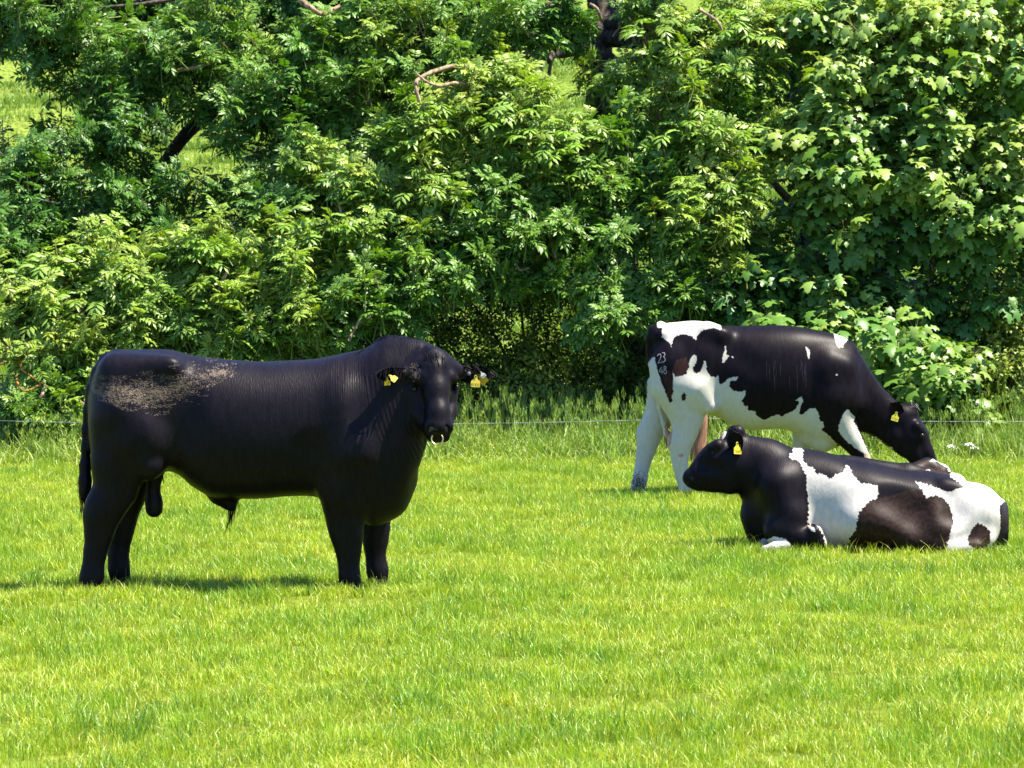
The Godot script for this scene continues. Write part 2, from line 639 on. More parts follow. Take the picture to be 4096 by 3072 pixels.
func make_openings() -> void:
	for o in [[10, 62, 20], [6, 90, 24], [14, 118, 20], [24, 138, 12], [4, 132, 18], [212, 150, 13], [228, 164, 11], [196, 164, 11], [240, 176, 9], [250, 140, 8], [176, 140, 12], [188, 126, 10], [166, 160, 9],
			[352, 139, 12], [384, 84, 12], [378, 100, 9], [419, 30, 13], [412, 48, 9], [440, 78, 10], [428, 90, 9], [562, 96, 13], [552, 82, 9], [574, 106, 9], [568, 70, 8], [604, 110, 11], [606, 96, 10], [592, 46, 12], [600, 24, 12], [596, 62, 8], [622, 40, 9], [640, 36, 12], [626, 22, 8],
			[768, 204, 12], [782, 196, 10], [756, 214, 8], [812, 226, 10], [810, 244, 9], [592, 290, 8], [562, 325, 9], [570, 372, 9], [637, 354, 11], [600, 345, 6], [545, 345, 7], [620, 400, 7], [585, 405, 7], [380, 238, 8], [556, 240, 7], [516, 330, 9], [505, 345, 8], [460, 290, 8], [240, 345, 9], [225, 290, 8], [170, 345, 9], [250, 225, 10], [200, 215, 8], [330, 215, 8], [100, 215, 8], [52, 418, 9], [905, 290, 9], [930, 268, 8], [884, 246, 9], [960, 330, 9], [985, 290, 8], [855, 250, 7], [780, 115, 9], [790, 90, 8], [40, 375, 9], [10, 345, 7]]:
		var p := spot(o[0], o[1], 36.0)
		openings.append(Vector3(p.x, p.y, o[2] / 102.0))


func in_opening(p: Vector3) -> bool:
	for o in openings:
		if (p.x - o.x) * (p.x - o.x) + (p.y - o.y) * (p.y - o.y) < o.z * o.z:
			return true
	return false


func fill_clump(where: Array, tints: Array, base: Vector3, c: Vector3, r: Vector3, count: int, tone: Color, spread: float, rise: float, scale_by := 1.0) -> void:
	# sprays spread through one bough's volume, denser towards its upper outer side, each pointing outwards and up
	for k in count:
		var out := Vector3(rng.randfn(), rng.randfn() + 0.25, rng.randfn()).normalized()
		var at := c + out * r * pow(rng.randf(), 0.4)
		var up := (out * spread + Vector3(0, rise, 0) + Vector3(rng.randfn(), rng.randfn(), rng.randfn()) * 0.28).normalized()
		if in_opening(at):
			continue
		var v := rng.randi() % where.size()
		where[v].append(Transform3D(upright(up, rng.randf() * TAU).scaled(Vector3.ONE * scale_by * rng.randf_range(0.8, 1.2)), at - base))
		tints[v].append(vary(tone, 0.16))


func bough(where: Array, tints: Array, base: Vector3, wood: Shape, c: Vector3, r: float, count: int, tone: Color, tip: Color, lift: float, flat: float, size: float) -> void:
	# a bough: shoots that spring from its heart, bend up at their ends and carry sprays along their outer part
	var shoots := maxi(2, int(round(count / 6.0)))
	for k in shoots:
		var a := c + Vector3(rng.randfn() * 0.35, -0.35 + rng.randfn() * 0.2, -0.45 + rng.randfn() * 0.2) * r
		var out := Vector3(rng.randfn(), rng.randfn() * flat + 0.3, rng.randfn() * 0.8 + 0.45).normalized()
		var b := c + out * r * rng.randf_range(0.55, 1.45)
		var mid := a.lerp(b, 0.55) - Vector3(0, 0.16 * r, 0) + Vector3(rng.randfn(), rng.randfn(), rng.randfn()) * r * 0.1
		var pts := curve(PackedVector3Array([a - base, mid - base, b - base]), 5)
		wood.tube(pts, taper(rng.randf_range(0.007, 0.012), 0.003, pts.size()), 5, Color.WHITE, 0.05)
		for q in 6:
			var t := 0.34 + 0.66 * (q + rng.randf_range(0.0, 0.9)) / 6.0 if q < 5 else 1.0
			var f := t * (pts.size() - 1)
			var i := mini(int(f), pts.size() - 2)
			var at := pts[i].lerp(pts[i + 1], f - i) + Vector3(rng.randfn(), rng.randfn(), rng.randfn()) * 0.045
			var tangent := (pts[i + 1] - pts[i]).normalized()
			var up := (tangent * 0.6 + Vector3(0, lift, 0) + Vector3(rng.randfn(), rng.randfn(), rng.randfn()) * 0.45).normalized()
			if in_opening(at + base):
				continue
			var v := rng.randi() % where.size()
			where[v].append(Transform3D(upright(up, rng.randf() * TAU).scaled(Vector3.ONE * size * rng.randf_range(0.75, 1.2)), at))
			tints[v].append(vary(tone.lerp(tip, t * t * rng.randf_range(0.2, 0.9)), 0.14))


func bins(n: int, colors: bool) -> Array:
	var out := []
	for k in n:
		if colors:
			out.append(PackedColorArray())
		else:
			var t: Array[Transform3D] = []
			out.append(t)
	return out


func limb_mesh(list: Array, r0: float, r1: float, base: Vector3, sides := 7, rough := 0.05, outer := false) -> ArrayMesh:
	var pts := PackedVector3Array()
	for p in list:
		# outer wood keeps to the sloping face of the hedge
		var d: float = minf(p[2], 34.0 + (340.0 - p[1]) * 0.0063 + (p[2] - 34.8) * 0.25) if outer else p[2]
		pts.append(spot(p[0], p[1], d) - base)
	pts = curve(pts, 4)
	var s := Shape.new()
	s.tube(pts, taper(r0, r1, pts.size()), sides, Color.WHITE, rough)
	return s.mesh()


func bark(dark: Color, light: Color, seed_number: int) -> StandardMaterial3D:
	var nz := FastNoiseLite.new()
	nz.seed = seed_number
	nz.frequency = 0.03
	nz.fractal_octaves = 5
	var t := NoiseTexture2D.new()
	t.width = 256
	t.height = 256
	t.seamless = true
	t.noise = nz
	var ramp := Gradient.new()
	ramp.set_color(0, dark)
	ramp.set_color(1, light)
	ramp.set_offset(0, 0.3)
	ramp.set_offset(1, 0.72)
	t.color_ramp = ramp
	var m := StandardMaterial3D.new()
	m.albedo_texture = t
	m.uv1_triplanar = true
	m.uv1_scale = Vector3(2.2, 0.9, 2.2)
	m.roughness = 0.9
	m.heightmap_enabled = true
	m.heightmap_texture = t
	m.heightmap_scale = 1.5
	return m


func build_trees() -> void:
	make_openings()
	var old_bark := bark(Color(0.14, 0.12, 0.10), Color(0.34, 0.29, 0.24), 21)
	var pale_bark := bark(Color(0.33, 0.26, 0.19), Color(0.66, 0.56, 0.46), 22)
	var lichen_bark := bark(Color(0.34, 0.25, 0.14), Color(0.72, 0.52, 0.16), 23)
	var ash_mat := leafy(0.42, 0.8, 0.42)
	var maple_mat := leafy(0.42, 0.8, 0.42)
	var thorn_mat := leafy(0.45, 0.8, 0.4)
	var sprays: Array[ArrayMesh] = []
	for k in 5:
		sprays.append(ash_spray(6, k < 3))
	var maples: Array[ArrayMesh] = []
	for k in 4:
		maples.append(maple_spray(10))
	var thorns: Array[ArrayMesh] = []
	for k in 4:
		thorns.append(thorn_sprig())
	var twig := Shape.new()
	var ash_leaf_mesh := single_ash_leaf()
	var maple_leaf_mesh := single_maple_leaf()
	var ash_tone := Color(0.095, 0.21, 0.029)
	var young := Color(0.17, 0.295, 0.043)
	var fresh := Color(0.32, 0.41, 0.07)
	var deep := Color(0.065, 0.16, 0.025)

	# --- the left ash: leaning dark trunk, long low boughs reaching into the field on the left
	var base := spot(318, 452, 38.0)
	base.y = ground_height(base.x, base.z)
	var ash := thing("ash_tree", "big leafy ash with leaning dark trunk whose low boughs hang behind the black bull", "tree", base)
	part("trunk", limb_mesh([[312, 470, 38], [335, 300, 38], [352, 139, 38], [384, 83, 38], [419, 32, 38], [455, -70, 38.4], [480, -220, 38.6]], 0.2, 0.13, base, 12, 0.07), old_bark, ash)
	for b in [
		[[[352, 150, 38], [290, 112, 37.6], [230, 108, 37.2], [196, 124, 36.9], [164, 164, 36.6], [150, 205, 36.4]], 0.11, 0.05, 0],
		[[[335, 290, 38], [250, 250, 37], [180, 228, 36], [110, 214, 35.2], [40, 200, 34.8]], 0.07, 0.007, 0],
		[[[330, 340, 38], [250, 320, 36.8], [170, 318, 35.6], [121, 322, 34.8], [50, 300, 34.4], [-20, 298, 34.2]], 0.06, 0.007, 1],
		[[[384, 83, 38], [320, 60, 37.4], [250, 62, 36.9], [190, 66, 36.5], [130, 70, 36.2]], 0.07, 0.008, 1],
		[[[419, 32, 38], [350, -10, 37], [260, -30, 36.5], [170, 0, 36.2], [60, 10, 36]], 0.07, 0.007, 0],
		[[[229, 268, 34.2], [224, 278, 34.2], [219, 290, 34.3], [210, 310, 34.6]], 0.020, 0.024, 1],
		[[[420, 103, 34.6], [416, 87, 34.6], [419, 79, 34.7], [438, 70, 34.9], [462, 66, 35.2], [500, 74, 36]], 0.017, 0.024, 1],
		[[[417, 74, 34.6], [427, 82, 34.6], [440, 86, 34.7], [460, 83, 35.0], [500, 95, 36]], 0.010, 0.018, 1],
		[[[398, 190, 34.8], [395, 222, 34.8], [388, 233, 34.8], [380, 258, 34.9]], 0.020, 0.012, 1],
		[[[335, 192, 34.6], [344, 220, 34.5], [352, 228, 34.5], [362, 229, 34.5]], 0.010, 0.008, 1],
		[[[384, 308, 34.8], [368, 318, 34.7], [357, 325, 34.6], [349, 341, 34.6]], 0.018, 0.014, 1],
		[[[357, 325, 34.6], [362, 312, 34.6], [368, 300, 34.7]], 0.012, 0.008, 1],
		[[[139, 306, 34.3], [142, 317, 34.2], [132, 320, 34.2], [119, 322, 34.2]], 0.018, 0.015, 1],
		[[[60, 288, 34.2], [65, 299, 34.1], [78, 303, 34.1]], 0.010, 0.008, 1],
		[[[65, 299, 34.1], [74, 308, 34.2], [84, 312, 34.2]], 0.010, 0.008, 1],
		[[[-4, 365, 33.9], [12, 361, 33.9], [22, 357, 33.9], [34, 352, 34.0], [70, 346, 34.3]], 0.011, 0.009, 2],
		[[[20, 356, 33.8], [22, 369, 33.8], [35, 379, 33.8], [45, 385, 33.9]], 0.013, 0.008, 2],
		[[[16, 376, 33.7], [19, 387, 33.7], [26, 391, 33.7], [41, 384, 33.8], [54, 372, 34.0]], 0.012, 0.010, 2],
		[[[6, 348, 33.9], [20, 354, 33.9], [32, 360, 34.0]], 0.014, 0.008, 1],
		[[[45, 385, 33.8], [41, 398, 33.8]], 0.016, 0.014, 1],
		[[[62, 330, 34.0], [78, 351, 33.9], [92, 348, 34.0]], 0.012, 0.009, 2],
		[[[150, 420, 34.2], [98, 413, 34.0], [76, 397, 33.9]], 0.016, 0.008, 1],
		[[[150, 430, 34.3], [105, 447, 34.2], [74, 446, 34.1], [52, 436, 34.1]], 0.045, 0.02, 0],
		[[[300, 0, 35.4], [311, 8, 35.3], [323, 14, 35.4], [340, 6, 35.5]], 0.03, 0.02, 1],
		[[[176, 70, 35.6], [195, 68, 35.5], [214, 62, 35.5]], 0.02, 0.014, 1],
		[[[500, 90, 37.6], [430, 130, 36.8], [380, 175, 36.2], [330, 190, 35.8]], 0.05, 0.02, 0],
	]:
		part("branch", limb_mesh(b[0], b[1], b[2], base, 7, 0.06, b[3] > 0), [old_bark, pale_bark, lichen_bark][b[3]], ash)
	var where := bins(5, false)
	var tints := bins(5, true)
	# boughs: across, up, metres away, radius, how many sprays, which tone
	for c in [
		[20, 300, 34.2, 0.42, 40, 1], [60, 276, 34.2, 0.40, 44, 1], [95, 262, 34.4, 0.36, 40, 1], [122, 288, 34.1, 0.40, 46, 1], [152, 272, 34.3, 0.38, 42, 1], [186, 258, 34.4, 0.36, 40, 1],
		[212, 248, 34.5, 0.34, 34, 1], [236, 258, 34.6, 0.30, 30, 1], [28, 332, 34.1, 0.42, 44, 1], [68, 322, 34.0, 0.40, 44, 1], [110, 318, 34.0, 0.40, 44, 1], [152, 316, 34.2, 0.38, 38, 0],
		[46, 362, 34.1, 0.34, 18, 1], [92, 356, 34.1, 0.38, 32, 1], [132, 346, 34.2, 0.36, 36, 1], [202, 300, 34.4, 0.38, 42, 1], [222, 326, 34.4, 0.30, 30, 1], [192, 336, 34.5, 0.34, 30, 0], [14, 392, 33.9, 0.30, 20, 0], [40, 402, 33.8, 0.3, 22, 0], [62, 414, 33.8, 0.28, 22, 1], [78, 425, 33.8, 0.2, 14, 1], [76, 380, 34.2, 0.34, 30, 0], [100, 388, 34.4, 0.3, 24, 0],
		[258, 300, 34.6, 0.34, 34, 1], [275, 260, 34.6, 0.38, 40, 1], [312, 238, 34.5, 0.36, 42, 1], [342, 244, 34.5, 0.36, 38, 1], [296, 286, 34.4, 0.38, 42, 1], [330, 298, 34.5, 0.42, 42, 0], [262, 326, 34.6, 0.34, 34, 0], [298, 334, 34.6, 0.36, 36, 1], [360, 318, 34.8, 0.42, 36, 0], [390, 290, 34.7, 0.40, 36, 0],
		[384, 258, 34.6, 0.36, 36, 0], [400, 222, 34.5, 0.38, 40, 1], [432, 194, 34.4, 0.38, 42, 1], [370, 198, 34.5, 0.36, 38, 0], [362, 166, 34.5, 0.34, 38, 1], [405, 150, 34.4, 0.36, 42, 1], [440, 122, 34.3, 0.38, 44, 1], [465, 98, 34.4, 0.34, 34, 1], [430, 250, 34.7, 0.40, 36, 0], [440, 282, 34.9, 0.38, 30, 0],
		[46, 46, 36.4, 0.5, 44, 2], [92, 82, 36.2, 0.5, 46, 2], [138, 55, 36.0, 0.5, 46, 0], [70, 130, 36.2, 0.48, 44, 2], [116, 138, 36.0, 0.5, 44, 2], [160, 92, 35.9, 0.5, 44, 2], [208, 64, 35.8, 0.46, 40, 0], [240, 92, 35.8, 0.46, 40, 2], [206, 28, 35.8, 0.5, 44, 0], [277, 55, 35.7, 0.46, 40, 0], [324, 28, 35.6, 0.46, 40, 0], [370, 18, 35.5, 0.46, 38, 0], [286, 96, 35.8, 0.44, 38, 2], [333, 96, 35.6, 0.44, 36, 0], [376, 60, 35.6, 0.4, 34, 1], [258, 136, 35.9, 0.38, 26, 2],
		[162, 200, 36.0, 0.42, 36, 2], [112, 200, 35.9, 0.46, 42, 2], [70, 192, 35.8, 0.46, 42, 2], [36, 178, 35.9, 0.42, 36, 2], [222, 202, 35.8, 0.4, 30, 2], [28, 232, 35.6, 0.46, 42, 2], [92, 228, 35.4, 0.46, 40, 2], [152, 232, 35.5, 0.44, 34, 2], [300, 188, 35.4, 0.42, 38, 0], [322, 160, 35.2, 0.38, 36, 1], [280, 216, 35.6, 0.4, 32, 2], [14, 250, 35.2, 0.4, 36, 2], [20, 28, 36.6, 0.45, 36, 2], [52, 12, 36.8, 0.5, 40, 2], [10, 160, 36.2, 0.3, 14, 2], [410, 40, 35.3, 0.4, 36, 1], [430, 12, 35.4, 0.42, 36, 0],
	]:
		var at := spot(c[0], c[1], lerpf(c[2], 34.0 + (340.0 - c[1]) * 0.0065, 0.7))
		var r: float = c[3]
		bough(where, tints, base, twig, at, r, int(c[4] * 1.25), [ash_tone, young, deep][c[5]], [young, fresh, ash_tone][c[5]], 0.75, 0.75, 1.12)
	for k in 34:
		var at := spot(rng.randf_range(-20, 450), rng.randf_range(-10, 330), rng.randf_range(34.9, 36.2))
		bough(where, tints, base, twig, at, rng.randf_range(0.2, 0.4), 14, ash_tone, young, 0.7, 0.9, 1.0)
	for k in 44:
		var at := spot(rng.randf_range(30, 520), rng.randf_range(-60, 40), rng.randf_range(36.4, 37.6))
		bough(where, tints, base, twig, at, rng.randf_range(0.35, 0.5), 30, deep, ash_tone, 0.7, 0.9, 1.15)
	for k in 58:
		# the inner and upper crown
		var x := rng.randf_range(-90, 520)
		var y := rng.randf_range(-330, 330)
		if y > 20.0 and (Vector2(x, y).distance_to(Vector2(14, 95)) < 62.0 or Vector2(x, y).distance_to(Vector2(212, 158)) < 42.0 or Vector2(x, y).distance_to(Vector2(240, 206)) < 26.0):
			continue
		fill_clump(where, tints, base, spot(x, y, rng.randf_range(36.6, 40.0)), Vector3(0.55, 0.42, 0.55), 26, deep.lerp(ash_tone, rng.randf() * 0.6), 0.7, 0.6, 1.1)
	tag(part("twig", twig.mesh(), pale_bark, ash), "", "", "", "stuff")
	twig = Shape.new()
	for v in 5:
		scatter("crown", sprays[v], ash_mat, where[v], tints[v], ash)
	for k in 150:
		# single leaves on the outermost twigs
		var c: Array = [[60, 268, 33.8], [122, 280, 33.7], [186, 250, 34.0], [312, 230, 34.1], [342, 238, 34.1], [432, 186, 34.0], [440, 114, 33.9], [68, 318, 33.6], [405, 142, 34.0], [210, 300, 34.0]][k % 10]
		var o := part("leaf", ash_leaf_mesh, ash_mat_single(young, k % 4), ash, spot(c[0] + rng.randfn() * 15.0, c[1] + rng.randfn() * 10.0, lerpf(c[2], 33.7 + (340.0 - c[1]) * 0.006, 0.8) + rng.randf_range(-0.1, 0.15)) - base)
		o.basis = Basis(Vector3.UP, rng.randf() * TAU).rotated(Vector3.RIGHT, rng.randf_range(-0.3, 0.5))

	# --- the middle ash with the forked trunk
	base = spot(640, 452, 38.2)
	base.y = ground_height(base.x, base.z)
	var ash2 := thing("ash_tree", "old ash with knuckled forked trunk and bare pale twigs, above the hawthorn in the middle", "tree", base)
	part("trunk", limb_mesh([[632, 470, 38.2], [622, 330, 38.2], [612, 200, 38.2], [607, 113, 38.2], [604, 77, 38.1], [593, 55, 38.0], [589, 42, 38.0], [596, 32, 38.0], [603, 22, 38.1], [601, -40, 38.3], [610, -200, 38.5]], 0.24, 0.14, base, 12, 0.09), old_bark, ash2)
	for b in [
		[[[603, 24, 38.0], [618, 22, 37.8], [636, 17, 37.6], [665, 0, 37.2], [700, -20, 37]], 0.09, 0.04, 0],
		[[[596, 27, 37.8], [578, 28, 37.4], [566, 18, 37.1], [556, 9, 36.9], [546, 3, 36.7]], 0.05, 0.04, 1],
		[[[585, 46, 37.8], [570, 52, 37.4], [553, 55, 37.0], [549, 62, 36.8]], 0.07, 0.025, 0],
		[[[598, 38, 38], [622, 38, 37.8], [644, 38, 37.6], [650, 24, 37.6], [652, 0, 37.6]], 0.10, 0.13, 0],
		[[[490, 48, 36.0], [500, 46, 36.0], [513, 48, 36.0], [527, 51, 36.0], [539, 57, 36.1], [550, 61, 36.2], [549, 74, 36.1], [548, 86, 36.0], [553, 97, 35.9], [557, 108, 35.8]], 0.028, 0.014, 1],
		[[[527, 51, 36.0], [537, 60, 35.9], [543, 73, 35.8]], 0.016, 0.01, 1],
		[[[526, 52, 36.0], [520, 64, 35.9]], 0.016, 0.01, 1],
		[[[534, 206, 34.8], [545, 224, 34.7], [551, 240, 34.7], [556, 258, 34.8]], 0.014, 0.020, 1],
		[[[540, 240, 35.0], [548, 256, 35.0], [552, 270, 35.1]], 0.010, 0.008, 1],
		[[[516, 264, 35.0], [520, 270, 34.9], [529, 268, 34.9]], 0.012, 0.009, 1],
		[[[529, 230, 35.2], [522, 247, 35.1], [516, 262, 35.0]], 0.010, 0.01, 0],
		[[[612, 200, 38.2], [560, 190, 37.2], [500, 170, 36.4], [470, 150, 35.6]], 0.08, 0.008, 0],
		[[[612, 180, 38.2], [660, 160, 37.2], [720, 130, 36.4], [750, 100, 35.6]], 0.08, 0.008, 0],
		[[[618, 260, 38.2], [660, 230, 37.4], [700, 200, 36.4], [730, 190, 35.8]], 0.06, 0.007, 0],
		[[[590, 4, 35.8], [597, 9, 35.8], [602, 22, 36.0]], 0.014, 0.016, 1],
		[[[700, 10, 35.2], [716, 20, 35.1], [722, 30, 35.1]], 0.016, 0.012, 1],
		[[[718, 79, 35.2], [708, 92, 35.2], [700, 104, 35.3]], 0.018, 0.02, 1],
		[[[664, 86, 35.4], [658, 112, 35.3], [655, 130, 35.4]], 0.012, 0.012, 1],
		[[[683, 128, 35.0], [690, 148, 35.0], [684, 160, 35.1]], 0.010, 0.01, 2],
		[[[562, 274, 35.6], [572, 300, 35.5], [580, 330, 35.6], [575, 370, 35.8]], 0.012, 0.01, 0],
		[[[608, 288, 35.4], [620, 312, 35.3], [622, 330, 35.4]], 0.01, 0.01, 0],
		[[[655, 230, 36.4], [690, 300, 36.0], [684, 360, 36.0]], 0.012, 0.01, 0],
	]:
		part("branch", limb_mesh(b[0], b[1], b[2], base, 7, 0.06, b[3] > 0), [old_bark, pale_bark, lichen_bark][b[3]], ash2)
	where = bins(5, false)
	tints = bins(5, true)
	for c in [
		[463, 130, 34.3, 0.36, 40, 1], [496, 84, 34.4, 0.38, 42, 1], [520, 72, 34.6, 0.3, 30, 1], [528, 106, 34.4, 0.36, 40, 1], [502, 132, 34.3, 0.38, 44, 1], [534, 152, 34.4, 0.38, 44, 1], [566, 170, 34.5, 0.38, 42, 1], [488, 184, 34.5, 0.40, 42, 0], [466, 222, 34.6, 0.40, 40, 0], [512, 222, 34.6, 0.40, 38, 0], [536, 258, 34.8, 0.38, 32, 0], [574, 222, 34.7, 0.38, 36, 0], [582, 138, 34.7, 0.36, 36, 1], [548, 190, 34.7, 0.36, 34, 0], [606, 186, 34.9, 0.38, 34, 0], [592, 262, 35.0, 0.38, 32, 0], [592, 285, 34.9, 0.3, 22, 0], [602, 318, 34.9, 0.26, 18, 0],
		[648, 46, 35.0, 0.42, 42, 1], [694, 28, 34.9, 0.42, 44, 1], [740, 36, 34.9, 0.42, 44, 1], [671, 92, 34.8, 0.40, 42, 1], [716, 78, 34.8, 0.40, 42, 1], [750, 68, 34.9, 0.36, 36, 1], [694, 138, 34.7, 0.40, 42, 1], [732, 148, 34.8, 0.38, 40, 1], [657, 162, 34.8, 0.38, 36, 0], [694, 198, 34.7, 0.40, 40, 1], [724, 188, 34.7, 0.34, 32, 1], [625, 130, 35.0, 0.34, 32, 0], [676, 230, 34.9, 0.38, 34, 1], [643, 198, 34.9, 0.40, 36, 0], [722, 222, 34.8, 0.34, 32, 1], [740, 122, 34.8, 0.38, 38, 1], [640, 240, 35.1, 0.40, 34, 0], [480, 260, 35.0, 0.4, 32, 0], [560, 10, 35.6, 0.42, 34, 2], [510, 20, 35.6, 0.44, 38, 0], [470, 30, 35.4, 0.42, 38, 0], [620, 70, 36.6, 0.3, 18, 1], [616, 100, 36.0, 0.28, 14, 0], [660, 12, 35.2, 0.4, 36, 1], [768, 20, 35.2, 0.4, 36, 1], [772, 90, 35.2, 0.36, 30, 0], [700, 262, 35.1, 0.36, 28, 0], [668, 285, 35.3, 0.36, 26, 0],
	]:
		var at := spot(c[0], c[1], lerpf(c[2], 34.0 + (340.0 - c[1]) * 0.0065, 0.8))
		var r: float = c[3]
		bough(where, tints, base, twig, at, r, int(c[4] * 1.25), [ash_tone, young, deep][c[5]], [young, fresh, ash_tone][c[5]], 0.75, 0.75, 1.12)
	for k in 26:
		var at := spot(rng.randf_range(440, 770), rng.randf_range(-10, 300), rng.randf_range(35.2, 36.4))
		bough(where, tints, base, twig, at, rng.randf_range(0.2, 0.4), 14, ash_tone, young, 0.7, 0.9, 1.0)
	for k in 46:
		var x := rng.randf_range(430, 850)
		var y := rng.randf_range(-330, 300)
		if Vector2(x, y).distance_to(Vector2(566, 90)) < 34.0 or Vector2(x, y).distance_to(Vector2(765, 205)) < 34.0 or Vector2(x, y).distance_to(Vector2(490, 20)) < 16.0:
			continue
		fill_clump(where, tints, base, spot(x, y, rng.randf_range(36.4, 40.0)), Vector3(0.5, 0.4, 0.5), 22, deep.lerp(ash_tone, rng.randf() * 0.6), 0.7, 0.6, 1.1)
	tag(part("twig", twig.mesh(), pale_bark, ash2), "", "", "", "stuff")
	twig = Shape.new()
	for v in 5:
		scatter("crown", sprays[v], ash_mat, where[v], tints[v], ash2)
	for k in 150:
		var c: Array = [[502, 124, 33.9], [534, 144, 34.0], [566, 160, 34.1], [648, 40, 34.6], [694, 130, 34.3], [732, 142, 34.4], [694, 190, 34.3], [716, 70, 34.4], [740, 30, 34.5], [582, 132, 34.3]][k % 10]
		var o := part("leaf", ash_leaf_mesh, ash_mat_single(young, k % 4), ash2, spot(c[0] + rng.randfn() * 15.0, c[1] + rng.randfn() * 10.0, lerpf(c[2], 33.7 + (340.0 - c[1]) * 0.006, 0.8) + rng.randf_range(-0.1, 0.15)) - base)
		o.basis = Basis(Vector3.UP, rng.randf() * TAU).rotated(Vector3.RIGHT, rng.randf_range(-0.3, 0.5))

	# --- the sycamore on the right, broad leaves in tiers
	base = spot(860, 452, 37.6)
	base.y = ground_height(base.x, base.z)
	var syc := thing("sycamore_tree", "broad leaved sycamore with tiered pale green leaves, above the grazing cow on the right", "tree", base)
	part("trunk", limb_mesh([[816, 470, 37.6], [808, 340, 37.6], [808, 250, 37.6], [813, 214, 37.6], [822, 120, 37.6], [834, 0, 37.6], [846, -200, 37.8]], 0.16, 0.10, base, 12, 0.06), old_bark, syc)
	for b in [
		[[[880, 470, 37.8], [884, 330, 37.8], [880, 220, 37.8], [890, 100, 37.8], [900, -60, 38]], 0.14, 0.10, 0],
		[[[890, 340, 37.7], [908, 290, 37.5], [928, 270, 37.3], [940, 230, 37.2], [965, 160, 37.2]], 0.10, 0.06, 0],
		[[[813, 214, 37.6], [790, 200, 37], [772, 182, 36.4], [764, 178, 36.2]], 0.05, 0.03, 0],
		[[[880, 226, 37.8], [910, 180, 37], [960, 140, 36.2], [1020, 100, 35.6]], 0.06, 0.03, 0],
		[[[884, 160, 37.8], [910, 90, 37], [934, 86, 36.6], [950, 80, 36.2]], 0.05, 0.03, 1],
		[[[926, 28, 36.0], [950, 27, 35.8], [975, 30, 35.6], [1012, 36, 35.4]], 0.018, 0.012, 1],
		[[[790, 20, 35.6], [784, 45, 35.5], [778, 60, 35.6]], 0.016, 0.014, 1],
		[[[770, 48, 35.8], [780, 66, 35.6], [792, 68, 35.6], [814, 55, 35.8]], 0.008, 0.007, 0],
		[[[756, 272, 35.6], [768, 282, 35.5], [782, 287, 35.5], [782, 306, 35.6]], 0.013, 0.008, 0],
	]:
		part("branch", limb_mesh(b[0], b[1], b[2], base, 7, 0.06, b[3] > 0), [old_bark, pale_bark, lichen_bark][b[3]], syc)
	where = bins(4, false)
	tints = bins(4, true)
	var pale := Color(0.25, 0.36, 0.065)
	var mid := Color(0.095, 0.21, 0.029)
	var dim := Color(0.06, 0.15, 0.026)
	for c in [
		[835, 40, 35.0, 0.5, 26, 1], [880, 26, 34.7, 0.44, 34, 0], [930, 22, 34.5, 0.42, 34, 0], [975, 30, 34.5, 0.42, 34, 0], [1012, 50, 34.5, 0.4, 32, 0], [860, 76, 34.8, 0.4, 26, 0], [905, 84, 34.6, 0.42, 28, 1], [950, 70, 34.8, 0.5, 32, 1], [1000, 96, 34.9, 0.5, 34, 1], [818, 106, 34.7, 0.36, 28, 0], [870, 122, 34.6, 0.42, 32, 1], [914, 140, 34.8, 0.5, 36, 1], [968, 138, 34.6, 0.44, 34, 0], [1006, 150, 34.6, 0.4, 30, 0], [800, 142, 34.5, 0.36, 34, 0], [836, 164, 34.6, 0.44, 36, 1], [884, 184, 34.7, 0.46, 36, 1], [926, 172, 34.7, 0.44, 30, 1], [978, 190, 34.7, 0.46, 34, 1], [950, 222, 34.9, 0.44, 32, 1], [1008, 226, 34.8, 0.44, 34, 1], [920, 178, 34.3, 0.26, 18, 0], [816, 196, 34.8, 0.4, 28, 1], [856, 222, 35.0, 0.46, 30, 1], [904, 232, 35.2, 0.46, 28, 2],
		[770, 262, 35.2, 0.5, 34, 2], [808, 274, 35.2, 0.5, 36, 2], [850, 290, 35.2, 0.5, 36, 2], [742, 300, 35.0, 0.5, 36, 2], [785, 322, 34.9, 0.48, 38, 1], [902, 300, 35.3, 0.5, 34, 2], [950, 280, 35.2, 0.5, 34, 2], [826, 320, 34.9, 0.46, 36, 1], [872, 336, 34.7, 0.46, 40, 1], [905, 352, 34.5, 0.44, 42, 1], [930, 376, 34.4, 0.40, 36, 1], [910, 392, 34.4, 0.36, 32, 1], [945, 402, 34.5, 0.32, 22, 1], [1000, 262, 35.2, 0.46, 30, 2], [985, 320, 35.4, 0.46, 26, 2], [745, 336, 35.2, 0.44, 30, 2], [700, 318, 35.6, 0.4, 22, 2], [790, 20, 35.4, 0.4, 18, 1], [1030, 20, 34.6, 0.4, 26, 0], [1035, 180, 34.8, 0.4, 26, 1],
	]:
		var at := spot(c[0], c[1], lerpf(c[2], 34.2 + (400.0 - c[1]) * 0.005, 0.1 if c[5] == 2 or c[1] > 300 else 0.6))
		var r: float = c[3]
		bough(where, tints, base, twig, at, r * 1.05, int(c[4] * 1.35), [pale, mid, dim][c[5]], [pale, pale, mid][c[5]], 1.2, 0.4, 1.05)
	for k in 55:
		var x := rng.randf_range(760, 1130)
		var y := rng.randf_range(-330, 400)
		if Vector2(x, y).distance_to(Vector2(768, 205)) < 40.0:
			continue
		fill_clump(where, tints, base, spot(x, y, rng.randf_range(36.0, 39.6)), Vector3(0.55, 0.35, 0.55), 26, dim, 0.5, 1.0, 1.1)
	tag(part("twig", twig.mesh(), pale_bark, syc), "", "", "", "stuff")
	for v in 4:
		scatter("crown", maples[v], maple_mat, where[v], tints[v], syc)
